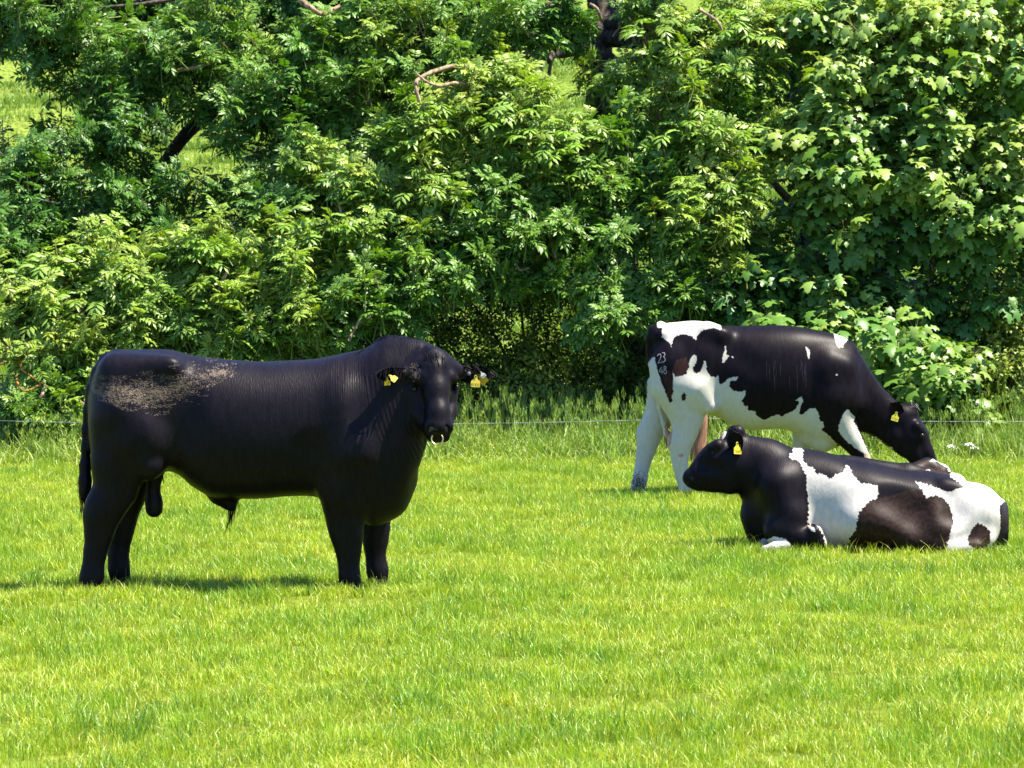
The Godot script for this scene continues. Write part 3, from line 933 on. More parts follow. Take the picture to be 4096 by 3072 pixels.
	for k in 240:
		var c: Array = [[880, 22, 34.2], [930, 18, 34.1], [818, 100, 34.2], [800, 136, 34.1], [968, 132, 34.2], [920, 174, 34.0], [905, 346, 34.1], [872, 330, 34.2], [930, 372, 34.0], [785, 318, 34.4], [1006, 146, 34.2], [836, 160, 34.2]][k % 12]
		var o := part("leaf", maple_leaf_mesh, maple_mat_single([pale, mid][1 if k % 12 in [6, 7, 8, 9, 11] else 0], (k % 3) + (3 if k % 12 in [6, 7, 8, 9, 11] else 0)), syc, spot(c[0] + rng.randfn() * 18.0, c[1] + rng.randfn() * 11.0, lerpf(c[2], 33.7 + (340.0 - c[1]) * 0.006, 0.8) + rng.randf_range(-0.1, 0.15)) - base)
		o.basis = Basis.from_euler(Vector3(rng.randf_range(-0.5, 0.35), rng.randf_range(-1.3, 1.3), rng.randf_range(-0.3, 0.3))).scaled(Vector3.ONE * rng.randf_range(0.75, 1.2))

	# --- hawthorns at the foot of the hedge
	build_thorn("hawthorn_bush", "dense small leaved hawthorn in the gap between the bull's head and the grazing cow", spot(570, 450, 35.8), [
		[470, 300, 36.0, 0.5, 30, 1], [505, 330, 35.8, 0.5, 44, 1], [548, 325, 35.8, 0.5, 40, 1], [590, 345, 35.7, 0.46, 40, 1], [625, 330, 35.9, 0.46, 40, 1], [510, 372, 35.5, 0.42, 52, 1], [545, 382, 35.4, 0.42, 54, 0], [580, 392, 35.4, 0.42, 50, 1], [615, 380, 35.5, 0.42, 50, 1], [645, 365, 35.6, 0.4, 40, 1], [490, 400, 35.4, 0.4, 44, 1], [525, 412, 35.2, 0.36, 46, 0], [560, 425, 35.2, 0.36, 44, 1], [600, 425, 35.3, 0.36, 40, 1], [635, 410, 35.4, 0.36, 36, 1], [470, 430, 35.4, 0.4, 36, 1], [655, 320, 36.0, 0.4, 34, 1], [440, 340, 36.0, 0.46, 30, 1], [520, 290, 36.4, 0.5, 24, 1], [600, 300, 36.4, 0.46, 26, 1], [640, 285, 36.4, 0.46, 26, 1],
	], thorns, thorn_mat, old_bark)
	build_thorn("hawthorn_bush", "bright edged hawthorn at the right frame edge beyond the grazing cow's head", spot(1000, 450, 35.2), [
		[1000, 300, 35.2, 0.3, 30, 0], [1016, 340, 35.0, 0.3, 36, 0], [1008, 378, 34.9, 0.28, 34, 0], [1018, 405, 34.8, 0.28, 34, 0], [996, 400, 34.9, 0.24, 26, 0], [975, 345, 35.4, 0.4, 36, 1], [985, 385, 35.3, 0.36, 34, 1], [965, 410, 35.2, 0.34, 30, 1], [1040, 360, 35.0, 0.4, 36, 0], [1050, 410, 35.0, 0.4, 34, 1], [990, 430, 35.1, 0.34, 30, 1], [970, 300, 35.8, 0.4, 26, 1],
	], thorns, thorn_mat, old_bark)
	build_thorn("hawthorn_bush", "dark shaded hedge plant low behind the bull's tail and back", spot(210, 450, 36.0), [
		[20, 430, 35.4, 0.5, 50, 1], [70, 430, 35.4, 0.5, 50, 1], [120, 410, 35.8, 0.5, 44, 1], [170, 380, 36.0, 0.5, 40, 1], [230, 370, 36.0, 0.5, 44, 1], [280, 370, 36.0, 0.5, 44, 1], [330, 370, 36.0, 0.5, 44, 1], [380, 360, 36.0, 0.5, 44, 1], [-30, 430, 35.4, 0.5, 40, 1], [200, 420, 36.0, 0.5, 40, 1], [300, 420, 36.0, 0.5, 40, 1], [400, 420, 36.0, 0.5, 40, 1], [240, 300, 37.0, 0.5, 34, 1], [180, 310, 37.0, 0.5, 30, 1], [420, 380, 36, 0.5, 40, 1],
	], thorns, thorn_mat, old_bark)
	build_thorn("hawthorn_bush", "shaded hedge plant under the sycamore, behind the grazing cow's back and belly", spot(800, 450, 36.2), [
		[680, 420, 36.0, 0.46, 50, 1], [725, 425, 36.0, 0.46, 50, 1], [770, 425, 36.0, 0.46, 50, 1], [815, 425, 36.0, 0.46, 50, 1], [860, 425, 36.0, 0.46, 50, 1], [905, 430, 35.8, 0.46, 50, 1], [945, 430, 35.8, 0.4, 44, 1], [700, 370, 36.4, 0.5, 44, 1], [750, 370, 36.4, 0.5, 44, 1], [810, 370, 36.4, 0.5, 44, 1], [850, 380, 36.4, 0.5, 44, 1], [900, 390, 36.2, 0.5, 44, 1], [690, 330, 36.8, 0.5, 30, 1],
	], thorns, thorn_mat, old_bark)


func build_thorn(called: String, label: String, base: Vector3, clumps: Array, meshes: Array[ArrayMesh], leaf_mat: Material, bark_mat: Material) -> void:
	base.y = ground_height(base.x, base.z)
	var o := thing(called, label, "bush", base, "hawthorns in the hedge bottom")
	var where := bins(4, false)
	var tints := bins(4, true)
	var n := 0
	for c in clumps:
		var at := spot(c[0], c[1], c[2])
		var r: float = c[3]
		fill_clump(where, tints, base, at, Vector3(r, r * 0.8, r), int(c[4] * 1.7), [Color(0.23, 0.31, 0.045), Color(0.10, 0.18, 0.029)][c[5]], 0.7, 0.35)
		if n % 2 == 0:
			var foot := base + Vector3((at.x - base.x) * 0.45, 0, rng.randf_range(-0.2, 0.2))
			var s := Shape.new()
			var pts := curve(PackedVector3Array([foot - base, (foot.lerp(at, 0.5) + Vector3(rng.randf_range(-0.1, 0.1), 0.12, 0)) - base, at - base]), 4)
			s.tube(pts, taper(0.028, 0.008, pts.size()), 6, Color.WHITE, 0.05)
			part("branch", s.mesh(), bark_mat, o)
		n += 1
	for v in 4:
		scatter("crown", meshes[v], leaf_mat, where[v], tints[v], o)


var leaf_paints := {}


func ash_mat_single(tone: Color, k: int) -> Material:
	var key := "ash%d" % k
	if not leaf_paints.has(key):
		var m := leafy(0.42, 0.8, 0.42)
		m.albedo_color = vary(tone, 0.2).linear_to_srgb()
		leaf_paints[key] = m
	return leaf_paints[key]


func maple_mat_single(tone: Color, k: int) -> Material:
	var key := "maple%d" % k
	if not leaf_paints.has(key):
		var m := leafy(0.42, 0.8, 0.42)
		m.albedo_color = vary(tone, 0.2).linear_to_srgb()
		leaf_paints[key] = m
	return leaf_paints[key]


# ---------------------------------------------------------------- animals: a field of bones and a barrel, meshed as one skin
class Flesh:
	var a := PackedVector3Array()
	var d := PackedVector3Array()
	var il := PackedFloat32Array()
	var r := PackedFloat32Array()
	var dr := PackedFloat32Array()
	var squash := PackedFloat32Array()
	var blend := PackedFloat32Array()
	var carve := PackedByteArray()
	var x0 := 0.0
	var x1 := 0.0
	var top := PackedFloat32Array()
	var low := PackedFloat32Array()
	var wide := PackedFloat32Array()
	var bow := PackedFloat32Array()
	var power := 2.3
	const STEPS := 240
	# what came out
	var v := PackedVector3Array()
	var n := PackedVector3Array()
	var idx := PackedInt32Array()

	func bone(p: Vector3, q: Vector3, rp: float, rq: float, sq := 1.0, k := 0.05, cut := 0) -> void:
		var pa := Vector3(p.x, p.y, p.z * sq)
		var dd := Vector3(q.x, q.y, q.z * sq) - pa
		a.append(pa)
		d.append(dd)
		il.append(1.0 / maxf(dd.length_squared(), 1e-7))
		r.append(rp)
		dr.append(rq - rp)
		squash.append(sq)
		blend.append(k)
		carve.append(cut)

	func barrel(st: Array) -> void:
		# stations along the trunk: x, top, bottom, half width, sideways bow
		x0 = st[0][0]
		x1 = st[-1][0]
		var s := 0
		for k in STEPS + 1:
			var x := lerpf(x0, x1, k / float(STEPS))
			while s < st.size() - 2 and x > st[s + 1][0]:
				s += 1
			var p: Array = st[maxi(s - 1, 0)]
			var q: Array = st[s]
			var w: Array = st[s + 1]
			var z: Array = st[mini(s + 2, st.size() - 1)]
			var t: float = (x - q[0]) / (w[0] - q[0])
			var got := [0.0, 0.0, 0.0, 0.0]
			for c in 4:
				var m1: float = (w[c + 1] - p[c + 1]) / maxf(w[0] - p[0], 1e-5) * (w[0] - q[0])
				var m2: float = (z[c + 1] - q[c + 1]) / maxf(z[0] - q[0], 1e-5) * (w[0] - q[0])
				var t2 := t * t
				var t3 := t2 * t
				got[c] = (2.0 * t3 - 3.0 * t2 + 1.0) * q[c + 1] + (t3 - 2.0 * t2 + t) * m1 + (-2.0 * t3 + 3.0 * t2) * w[c + 1] + (t3 - t2) * m2
			top.append(got[0])
			low.append(got[1])
			wide.append(maxf(got[2], 0.01))
			bow.append(got[3])

	func trunk_at(p: Vector3) -> float:
		if top.is_empty():
			return 9.0
		var f := (p.x - x0) / (x1 - x0) * STEPS
		var past := maxf(maxf(x0 - p.x, p.x - x1), 0.0)
		var k := clampi(int(f), 0, STEPS - 1)
		var t := clampf(f - k, 0.0, 1.0)
		var hi := lerpf(top[k], top[k + 1], t)
		var lo := lerpf(low[k], low[k + 1], t)
		var w := lerpf(wide[k], wide[k + 1], t)
		var h := maxf((hi - lo) * 0.5, 0.01)
		var qy := absf(p.y - (hi + lo) * 0.5) / h
		var qz := absf(p.z - lerpf(bow[k], bow[k + 1], t)) / w
		var q := pow(pow(qy, power) + pow(qz, power), 1.0 / power)
		return maxf((q - 1.0) * minf(h, w), past * 0.9 if past > 0.0 else -9.0)

	func at(p: Vector3, list: PackedInt32Array) -> float:
		var e := trunk_at(p)
		for m in list:
			var sq := squash[m]
			var w := Vector3(p.x, p.y, p.z * sq) - a[m]
			var dm := d[m]
			var t := clampf(w.dot(dm) * il[m], 0.0, 1.0)
			var f := (w - dm * t).length() - (r[m] + dr[m] * t)
			var k := blend[m]
			if carve[m]:
				f = -f
				if f > e - k:
					var h := clampf(0.5 + 0.5 * (f - e) / k, 0.0, 1.0)
					e = lerpf(e, f, h) + k * h * (1.0 - h)
			elif f < e + k:
				if f < e - k:
					e = f
				else:
					var h := clampf(0.5 + 0.5 * (e - f) / k, 0.0, 1.0)
					e = lerpf(e, f, h) - k * h * (1.0 - h)
		return e

	func skin(lo: Vector3, hi: Vector3, cell: float, skip: AABB, smooth: int) -> void:
		const B := 6
		var nx := int(ceil((hi.x - lo.x) / cell / B)) * B
		var ny := int(ceil((hi.y - lo.y) / cell / B)) * B
		var nz := int(ceil((hi.z - lo.z) / cell / B)) * B
		var sx := nx + 1
		var sxy := sx * (ny + 1)
		var val := PackedFloat32Array()
		val.resize(sxy * (nz + 1))
		val.fill(1.0)
		var half := cell * B * 0.5
		var reach := half * 1.74
		var all := PackedInt32Array(range(a.size()))
		var active: Array[Vector3i] = []
		for bz in nz / B:
			for by in ny / B:
				for bx in nx / B:
					var c := lo + Vector3(bx, by, bz) * cell * B + Vector3(half, half, half)
					var list := PackedInt32Array()
					var e := trunk_at(c)
					var each := PackedFloat32Array()
					for m in all:
						var w := Vector3(c.x, c.y, c.z * squash[m]) - a[m]
						var t := clampf(w.dot(d[m]) * il[m], 0.0, 1.0)
						var f := (w - d[m] * t).length() - (r[m] + dr[m] * t)
						each.append(f)
						if not carve[m]:
							e = minf(e, f)
					if e > reach * 1.35 + 0.03 or e < -reach * 1.35 - 0.06:
						if e < 0.0:
							for k in B:
								for j in B:
									var row := bx * B + (by * B + j) * sx + (bz * B + k) * sxy
									for i in B:
										val[row + i] = -1.0
						continue
					for m in all:
						if each[m] < maxf(e, 0.0) + reach * 2.0 * squash[m] + blend[m]:
							list.append(m)
					active.append(Vector3i(bx, by, bz))
					for k in B:
						for j in B:
							var row := bx * B + (by * B + j) * sx + (bz * B + k) * sxy
							for i in B:
								val[row + i] = at(lo + Vector3(bx * B + i, by * B + j, bz * B + k) * cell, list)
		# one vertex in each cell the surface crosses
		var slot := PackedInt32Array()
		slot.resize(val.size())
		slot.fill(-1)
		var first := v.size()
		var cells := PackedInt32Array()
		var off := [0, 1, sx, sx + 1, sxy, sxy + 1, sxy + sx, sxy + sx + 1]
		var corner: Array[Vector3] = [Vector3(0, 0, 0), Vector3(1, 0, 0), Vector3(0, 1, 0), Vector3(1, 1, 0), Vector3(0, 0, 1), Vector3(1, 0, 1), Vector3(0, 1, 1), Vector3(1, 1, 1)]
		var edges := [[0, 1], [2, 3], [4, 5], [6, 7], [0, 2], [1, 3], [4, 6], [5, 7], [0, 4], [1, 5], [2, 6], [3, 7]]
		for b in active:
			for k in B:
				for j in B:
					for i in B:
						var at0 := b.x * B + i + (b.y * B + j) * sx + (b.z * B + k) * sxy
						var neg := 0
						for o in off:
							if val[at0 + o] < 0.0:
								neg += 1
						if neg == 0 or neg == 8:
							continue
						var p0 := lo + Vector3(b.x * B + i, b.y * B + j, b.z * B + k) * cell
						if skip.size.x > 0.0 and skip.has_point(p0 + Vector3.ONE * cell * 0.5):
							continue
						var sum := Vector3.ZERO
						var cuts := 0
						for ed in edges:
							var f0 := val[at0 + off[ed[0]]]
							var f1 := val[at0 + off[ed[1]]]
							if (f0 < 0.0) != (f1 < 0.0):
								sum += corner[ed[0]].lerp(corner[ed[1]], f0 / (f0 - f1))
								cuts += 1
						slot[at0] = v.size()
						v.append(p0 + sum / cuts * cell)
						cells.append(at0)
		var first_index := idx.size()
		for at0 in cells:
			var s0 := val[at0] < 0.0
			for axis in 3:
				var step: int = [1, sx, sxy][axis]
				if s0 == (val[at0 + step] < 0.0):
					continue
				var u: int = [sx, sxy, 1][axis]
				var w: int = [sxy, 1, sx][axis]
				if at0 < u + w:
					continue
				var q0 := slot[at0]
				var q1 := slot[at0 - u]
				var q2 := slot[at0 - u - w]
				var q3 := slot[at0 - w]
				if q1 < 0 or q2 < 0 or q3 < 0:
					continue
				if s0:
					idx.append_array([q0, q1, q2, q0, q2, q3])
				else:
					idx.append_array([q0, q2, q1, q0, q3, q2])
		# relax, then normals from the faces
		for turn in smooth:
			var sum := PackedVector3Array()
			sum.resize(v.size() - first)
			var count := PackedInt32Array()
			count.resize(v.size() - first)
			for q in range(first_index, idx.size(), 3):
				for e in 3:
					var p := idx[q + e] - first
					sum[p] += v[idx[q + (e + 1) % 3]] + v[idx[q + (e + 2) % 3]]
					count[p] += 2
			for p in sum.size():
				if count[p] >= 10:
					v[first + p] = v[first + p].lerp(sum[p] / count[p], 0.5)
		n.resize(v.size())
		for q in range(first_index, idx.size(), 3):
			var fn := (v[idx[q + 2]] - v[idx[q]]).cross(v[idx[q + 1]] - v[idx[q]])
			for e in 3:
				n[idx[q + e]] += fn
		for p in range(first, v.size()):
			n[p] = n[p].normalized()


# A trace turns the units in which a side view was measured into metres of the animal: x along the body, y up, z towards the near side.
class Trace:
	var ox: float
	var oy: float
	var zoom: float
	var cx: float
	var ground: float
	var per: float

	func _init(ox_: float, oy_: float, zoom_: float, cx_: float, ground_: float, per_: float) -> void:
		ox = ox_
		oy = oy_
		zoom = zoom_
		cx = cx_
		ground = ground_
		per = per_

	func p(x: float, y: float, z := 0.0) -> Vector3:
		return Vector3((ox + x / zoom - cx) / per, (ground - (oy + y / zoom)) / per, z)

	func barrel(f: Flesh, list: Array) -> void:
		var st := []
		for s in list:
			var a := p(s[0], s[1])
			var b := p(s[0], s[2])
			st.append([a.x, a.y, b.y, s[3], s[4] if s.size() > 4 else 0.0])
		f.barrel(st)

	func limb(f: Flesh, list: Array, z: float, sq: float, k := 0.05) -> void:
		for i in list.size() - 1:
			var a: Array = list[i]
			var b: Array = list[i + 1]
			f.bone(p(a[0], a[1], a[3] if a.size() > 3 else z), p(b[0], b[1], b[3] if b.size() > 3 else z), a[2], b[2], sq, k)


# A coat is the hair colour of an animal, laid on from its side: one picture for colour, one for relief.
class Coat:
	var lo: Vector2
	var hi: Vector2
	var w: int
	var h: int
	var color: Image
	var relief: Image
	var grain: FastNoiseLite

	func _init(lo_: Vector2, hi_: Vector2, width: int, seed_number: int) -> void:
		lo = lo_
		hi = hi_
		w = width
		h = int(width * (hi.y - lo.y) / (hi.x - lo.x))
		grain = FastNoiseLite.new()
		grain.seed = seed_number
		grain.frequency = 0.045
		grain.fractal_octaves = 3
		# relief: fine hair streaks that run mostly downwards
		var g := FastNoiseLite.new()
		g.seed = seed_number + 1
		g.frequency = 0.3
		g.fractal_octaves = 2
		relief = g.get_image(w, h / 5)
		relief.resize(w, h, Image.INTERPOLATE_CUBIC)
		relief.convert(Image.FORMAT_RGBA8)
		relief.adjust_bcs(1.0, 0.22, 1.0)

	func uv(p: Vector3) -> Vector2:
		return Vector2((p.x - lo.x) / (hi.x - lo.x), (hi.y - p.y) / (hi.y - lo.y))

	func px(p: Vector3) -> Vector2:
		return uv(p) * Vector2(w, h)

	func tone(a: Color, b: Color, stretch: int, seed_number: int) -> Image:
		# two close hair colours mixed in soft streaks
		var g := FastNoiseLite.new()
		g.seed = seed_number
		g.frequency = 0.05
		g.fractal_octaves = 4
		var im := g.get_image(w, h / stretch)
		im.resize(w, h, Image.INTERPOLATE_CUBIC)
		im.convert(Image.FORMAT_L8)
		var src := im.get_data()
		var out := PackedByteArray()
		out.resize(w * h * 4)
		var table := PackedByteArray()
		for k in 256:
			var c := a.lerp(b, k / 255.0).linear_to_srgb()
			table.append_array([int(c.r * 255.0), int(c.g * 255.0), int(c.b * 255.0)])
		var j := 0
		for k in src.size():
			var q := src[k] * 3
			out[j] = table[q]
			out[j + 1] = table[q + 1]
			out[j + 2] = table[q + 2]
			out[j + 3] = 255
			j += 4
		return Image.create_from_data(w, h, false, Image.FORMAT_RGBA8, out)

	func blank() -> Image:
		return Image.create_empty(w, h, false, Image.FORMAT_RGBA8)

	func rough_outline(pts: PackedVector2Array, amount: float) -> PackedVector2Array:
		# hair makes the edge of a patch ragged
		var out := PackedVector2Array()
		for k in pts.size():
			var a := pts[k]
			var b := pts[(k + 1) % pts.size()]
			var steps := maxi(1, int(a.distance_to(b) / 3.0))
			var side := (b - a).orthogonal().normalized()
			for s in steps:
				var p := a.lerp(b, s / float(steps))
				var f := grain.get_noise_2d(p.x * 2.2, p.y * 2.2) * 2.6 + grain.get_noise_2d(p.x * 11.0 + 50.0, p.y * 11.0) * 4.5
				out.append(p + side * f * amount)
		return out

	func fill(im: Image, pts: PackedVector2Array, c: Color) -> void:
		var lo_y := h
		var hi_y := 0
		for p in pts:
			lo_y = mini(lo_y, int(floor(p.y)))
			hi_y = maxi(hi_y, int(ceil(p.y)))
		lo_y = maxi(lo_y, 0)
		hi_y = mini(hi_y, h)
		var rows := []
		rows.resize(hi_y - lo_y + 1)
		for k in rows.size():
			rows[k] = PackedFloat32Array()
		for k in pts.size():
			var a := pts[k]
			var b := pts[(k + 1) % pts.size()]
			if a.y > b.y:
				var t := a
				a = b
				b = t
			for y in range(maxi(int(ceil(a.y - 0.5)), lo_y), mini(int(ceil(b.y - 0.5)), hi_y)):
				rows[y - lo_y].append(a.x + (b.x - a.x) * (y + 0.5 - a.y) / (b.y - a.y))
		for k in rows.size():
			var xs: PackedFloat32Array = rows[k]
			xs.sort()
			for q in range(0, xs.size() - 1, 2):
				var x := clampi(int(round(xs[q])), 0, w)
				var x2 := clampi(int(round(xs[q + 1])), 0, w)
				if x2 > x:
					im.fill_rect(Rect2i(x, k + lo_y, x2 - x, 1), c)

	func lay(over: Image, mask: Image) -> void:
		# lay another hair colour over the coat where the mask is, its edge softened by a hair's width
		var soft := mask.duplicate() as Image
		soft.resize(w * 2 / 3, h * 2 / 3, Image.INTERPOLATE_BILINEAR)
		soft.resize(w, h, Image.INTERPOLATE_BILINEAR)
		var a := soft.get_data()
		var b := over.get_data()
		for k in range(3, b.size(), 4):
			b[k] = a[k]
		color.blend_rect(Image.create_from_data(w, h, false, Image.FORMAT_RGBA8, b), Rect2i(0, 0, w, h), Vector2i.ZERO)

	func stroke(im: Image, pts: PackedVector2Array, wide: float, c: Color) -> void:
		for k in pts.size() - 1:
			var steps := maxi(1, int(pts[k].distance_to(pts[k + 1])))
			for s in steps + 1:
				var p := pts[k].lerp(pts[k + 1], s / float(steps))
				var o := int(round(wide * 0.5))
				im.fill_rect(Rect2i(int(p.x) - o, int(p.y) - o, maxi(1, int(wide)), maxi(1, int(wide))), c)

	func material(rough: float, depth: float, shine: float) -> StandardMaterial3D:
		var m := StandardMaterial3D.new()
		m.albedo_texture = ImageTexture.create_from_image(color)
		m.roughness = rough
		m.metallic_specular = shine
		m.heightmap_enabled = true
		m.heightmap_texture = ImageTexture.create_from_image(relief)
		m.heightmap_scale = depth
		m.texture_repeat = false
		return m


func ear(s: Shape, base: Vector3, tip: Vector3, open: Vector3, width: float, cup: float, coat: Coat) -> void:
	# a leaf shaped cup with a rolled rim: inner and outer face joined round the edge
	var along := tip - base
	var side := along.cross(open).normalized()
	var face := side.cross(along).normalized()
	if face.dot(open) < 0.0:
		face = -face
	var nu := 12
	var nv := 10
	var grids := []
	for sheet in 2:
		var ids := PackedInt32Array()
		for i in nu + 1:
			var t := i / float(nu)
			var half := width * 0.5 * (0.42 + 0.58 * sin(minf(t * 1.9, PI * 0.5))) * sqrt(maxf(1.0 - pow(t, 3.2), 0.0)) + 0.002
			for j in nv + 1:
				var q := j / float(nv) * 2.0 - 1.0
				var deep := cup * (1.0 - q * q) * (1.0 - 0.65 * t)
				var thick := 0.006 * (1.0 - q * q * 0.7)
				var p := base + along * t + side * q * half - face * deep - face * (thick if sheet == 1 else 0.0) - face * 0.25 * along.length() * t * t * 0.25
				var nor := (face + side * q * -1.3 * cup / maxf(half, 0.02)).normalized() * (1.0 if sheet == 0 else -1.0)
				ids.append(s.point(p, nor, Color.WHITE, coat.uv(p)))
		for i in nu:
			for j in nv:
				s.quad(ids[i * (nv + 1) + j], ids[i * (nv + 1) + j + 1], ids[(i + 1) * (nv + 1) + j + 1], ids[(i + 1) * (nv + 1) + j])
		grids.append(ids)
	for i in nu:
		for j in [0, nv]:
			var a: int = grids[0][i * (nv + 1) + j]
			var b: int = grids[0][(i + 1) * (nv + 1) + j]
			var c: int = grids[1][(i + 1) * (nv + 1) + j]
			var d: int = grids[1][i * (nv + 1) + j]
			s.quad(a, b, c, d)


func hide_mesh(f: Flesh, extra: Shape, coat: Coat) -> ArrayMesh:
	# the skin and the ears as one mesh
	var s := Shape.new()
	s.v = f.v.duplicate()
	s.n = f.n.duplicate()
	s.i = f.idx.duplicate()
	var white := PackedColorArray()
	white.resize(f.v.size())
	white.fill(Color.WHITE)
	s.c = white
	var uvs := PackedVector2Array()
	uvs.resize(f.v.size())
	for k in f.v.size():
		uvs[k] = coat.uv(f.v[k])
	s.u = uvs
	if extra:
		var o := s.v.size()
		s.v.append_array(extra.v)
		s.n.append_array(extra.n)
		s.u.append_array(extra.u)
		s.c.append_array(extra.c)
		for k in extra.i:
			s.i.append(k + o)
	return s.mesh()


func hair_lock() -> ArrayMesh:
	# a few strands of one metre, lying along +z and lifting a little
	var s := Shape.new()
	for k in 6:
		var x := rng.randf_range(-0.35, 0.35)
		var z := rng.randf_range(-0.3, 0.3)
		var yaw := rng.randf_range(-0.3, 0.3)
		var lift := rng.randf_range(0.08, 0.36)
		var tip := rng.randf_range(-0.35, 0.35)
		var last := [-1, -1]
		for q in 4:
			var t := q / 3.0
			var p := Vector3(x + yaw * t * t, lift * (t - 0.55 * t * t) * 1.5 - 0.02, z + t)
			if q == 3:
				s.tri(last[0], last[1], s.point(p, Vector3(0, 0.95, 0.3)))
			else:
				var ww := 0.04 * (1.0 - 0.7 * t)
				var a := s.point(p - Vector3(ww, 0, 0), Vector3(-0.3 + tip, 0.9, 0.1).normalized())
				var b := s.point(p + Vector3(ww, 0, 0), Vector3(0.3 + tip, 0.9, 0.1).normalized())
				if q > 0:
					s.quad(last[0], last[1], b, a)
				last = [a, b]
	return s.mesh()


func grow_hair(f: Flesh, coat: Coat, count: int, length: float, flow: Callable, parent: Node, called: String) -> void:
	var lock := hair_lock()
	var where: Array[Transform3D] = []
	var tints := PackedColorArray()
	var tries := 0
	while where.size() < count and tries < count * 6:
		tries += 1
		var q := (rng.randi() % (f.idx.size() / 3)) * 3
		var a := f.v[f.idx[q]]
		var b := f.v[f.idx[q + 1]]
		var c := f.v[f.idx[q + 2]]
		# the fine cells of the head hold more triangles than the body's: keep by area
		if (b - a).cross(c - a).length() < rng.randf() * 0.00022:
			continue
		var u := rng.randf()
		var w := rng.randf() * (1.0 - u)
		var p := a + (b - a) * u + (c - a) * w
		var nor := f.n[f.idx[q]]
		if nor.z < -0.35:
			continue
		var dir: Vector3 = flow.call(p, nor)
		var size: float = length * dir.length()
		if size < 0.004:
			continue
		dir = (dir - nor * dir.dot(nor))
		if dir.length() < 0.05:
			continue
		dir = dir.normalized()
		where.append(Transform3D(Basis(nor.cross(dir), nor, dir).scaled(Vector3.ONE * size * rng.randf_range(0.7, 1.3)), p))
		var uv := coat.uv(p)
		var col := coat.color.get_pixel(clampi(int(uv.x * coat.w), 0, coat.w - 1), clampi(int(uv.y * coat.h), 0, coat.h - 1)).srgb_to_linear()
		tints.append(vary(col, 0.4 if col.g < 0.1 else 0.14))
	var m := StandardMaterial3D.new()
	m.vertex_color_use_as_albedo = true
	m.roughness = 0.46
	m.metallic_specular = 0.23
	m.cull_mode = BaseMaterial3D.CULL_DISABLED
	scatter(called, lock, m, where, tints, parent)


func hank(parent: Node, called: String, material: Material, roots: Array, fall: Vector3, length: float, count: int, spread: float) -> void:
	# a hank of long hair: strands that start near the given points and fall together
	var s := Shape.new()
	for k in count:
		var at: Vector3 = roots[rng.randi() % roots.size()] + Vector3(rng.randfn(), rng.randfn(), rng.randfn()) * spread
		var l := length * rng.randf_range(0.55, 1.05)
		var sway := Vector3(rng.randfn(), 0, rng.randfn()) * 0.16
		var last := [-1, -1]
		var side := Vector3(rng.randfn(), 0.1, rng.randfn()).normalized()
		for q in 6:
			var t := q / 5.0
			var p := at + (fall + sway * t * (1.0 - 0.8 * t)) * l * t
			var nor := side.cross(fall).normalized()
			if q == 5:
				s.tri(last[0], last[1], s.point(p, nor))
			else:
				var ww := 0.0022 * (1.0 - 0.5 * t)
				var a := s.point(p - side * ww, nor)
				var b := s.point(p + side * ww, nor)
				if q > 0:
					s.quad(last[0], last[1], b, a)
				last = [a, b]
	part(called, s.mesh(), material, parent)


func eye_ball(parent: Node, at: Vector3, r: float) -> void:
	var m := SphereMesh.new()
	m.radius = r
	m.height = r * 2.0
	m.radial_segments = 20
	m.rings = 12
	var dark := paint(Color(0.006, 0.004, 0.004), 0.3, 0.4)
	part("eye", m, dark, parent, at)


func plate(outline: PackedVector2Array, thick: float) -> ArrayMesh:
	# a flat piece with an outline, its edges real
	var s := Shape.new()
	var tris := Geometry2D.triangulate_polygon(outline)
	for w in [1.0, -1.0]:
		var o := s.v.size()
		for q in outline:
			s.point(Vector3(q.x, q.y, w * thick * 0.5), Vector3(0, 0, w))
		for k in range(0, tris.size(), 3):
			s.tri(o + tris[k], o + tris[k + 1], o + tris[k + 2])
	var mid := Vector2.ZERO
	for q in outline:
		mid += q / outline.size()
	for k in outline.size():
		var a := outline[k]
		var b := outline[(k + 1) % outline.size()]
		var nn := (b - a).orthogonal().normalized()
		if nn.dot((a + b) * 0.5 - mid) < 0.0:
			nn = -nn
		var nor := Vector3(nn.x, nn.y, 0)
		var i0 := s.point(Vector3(a.x, a.y, thick * 0.5), nor)
		var i1 := s.point(Vector3(b.x, b.y, thick * 0.5), nor)
		var i2 := s.point(Vector3(b.x, b.y, -thick * 0.5), nor)
		var i3 := s.point(Vector3(a.x, a.y, -thick * 0.5), nor)
		s.quad(i0, i1, i2, i3)
	return s.mesh()


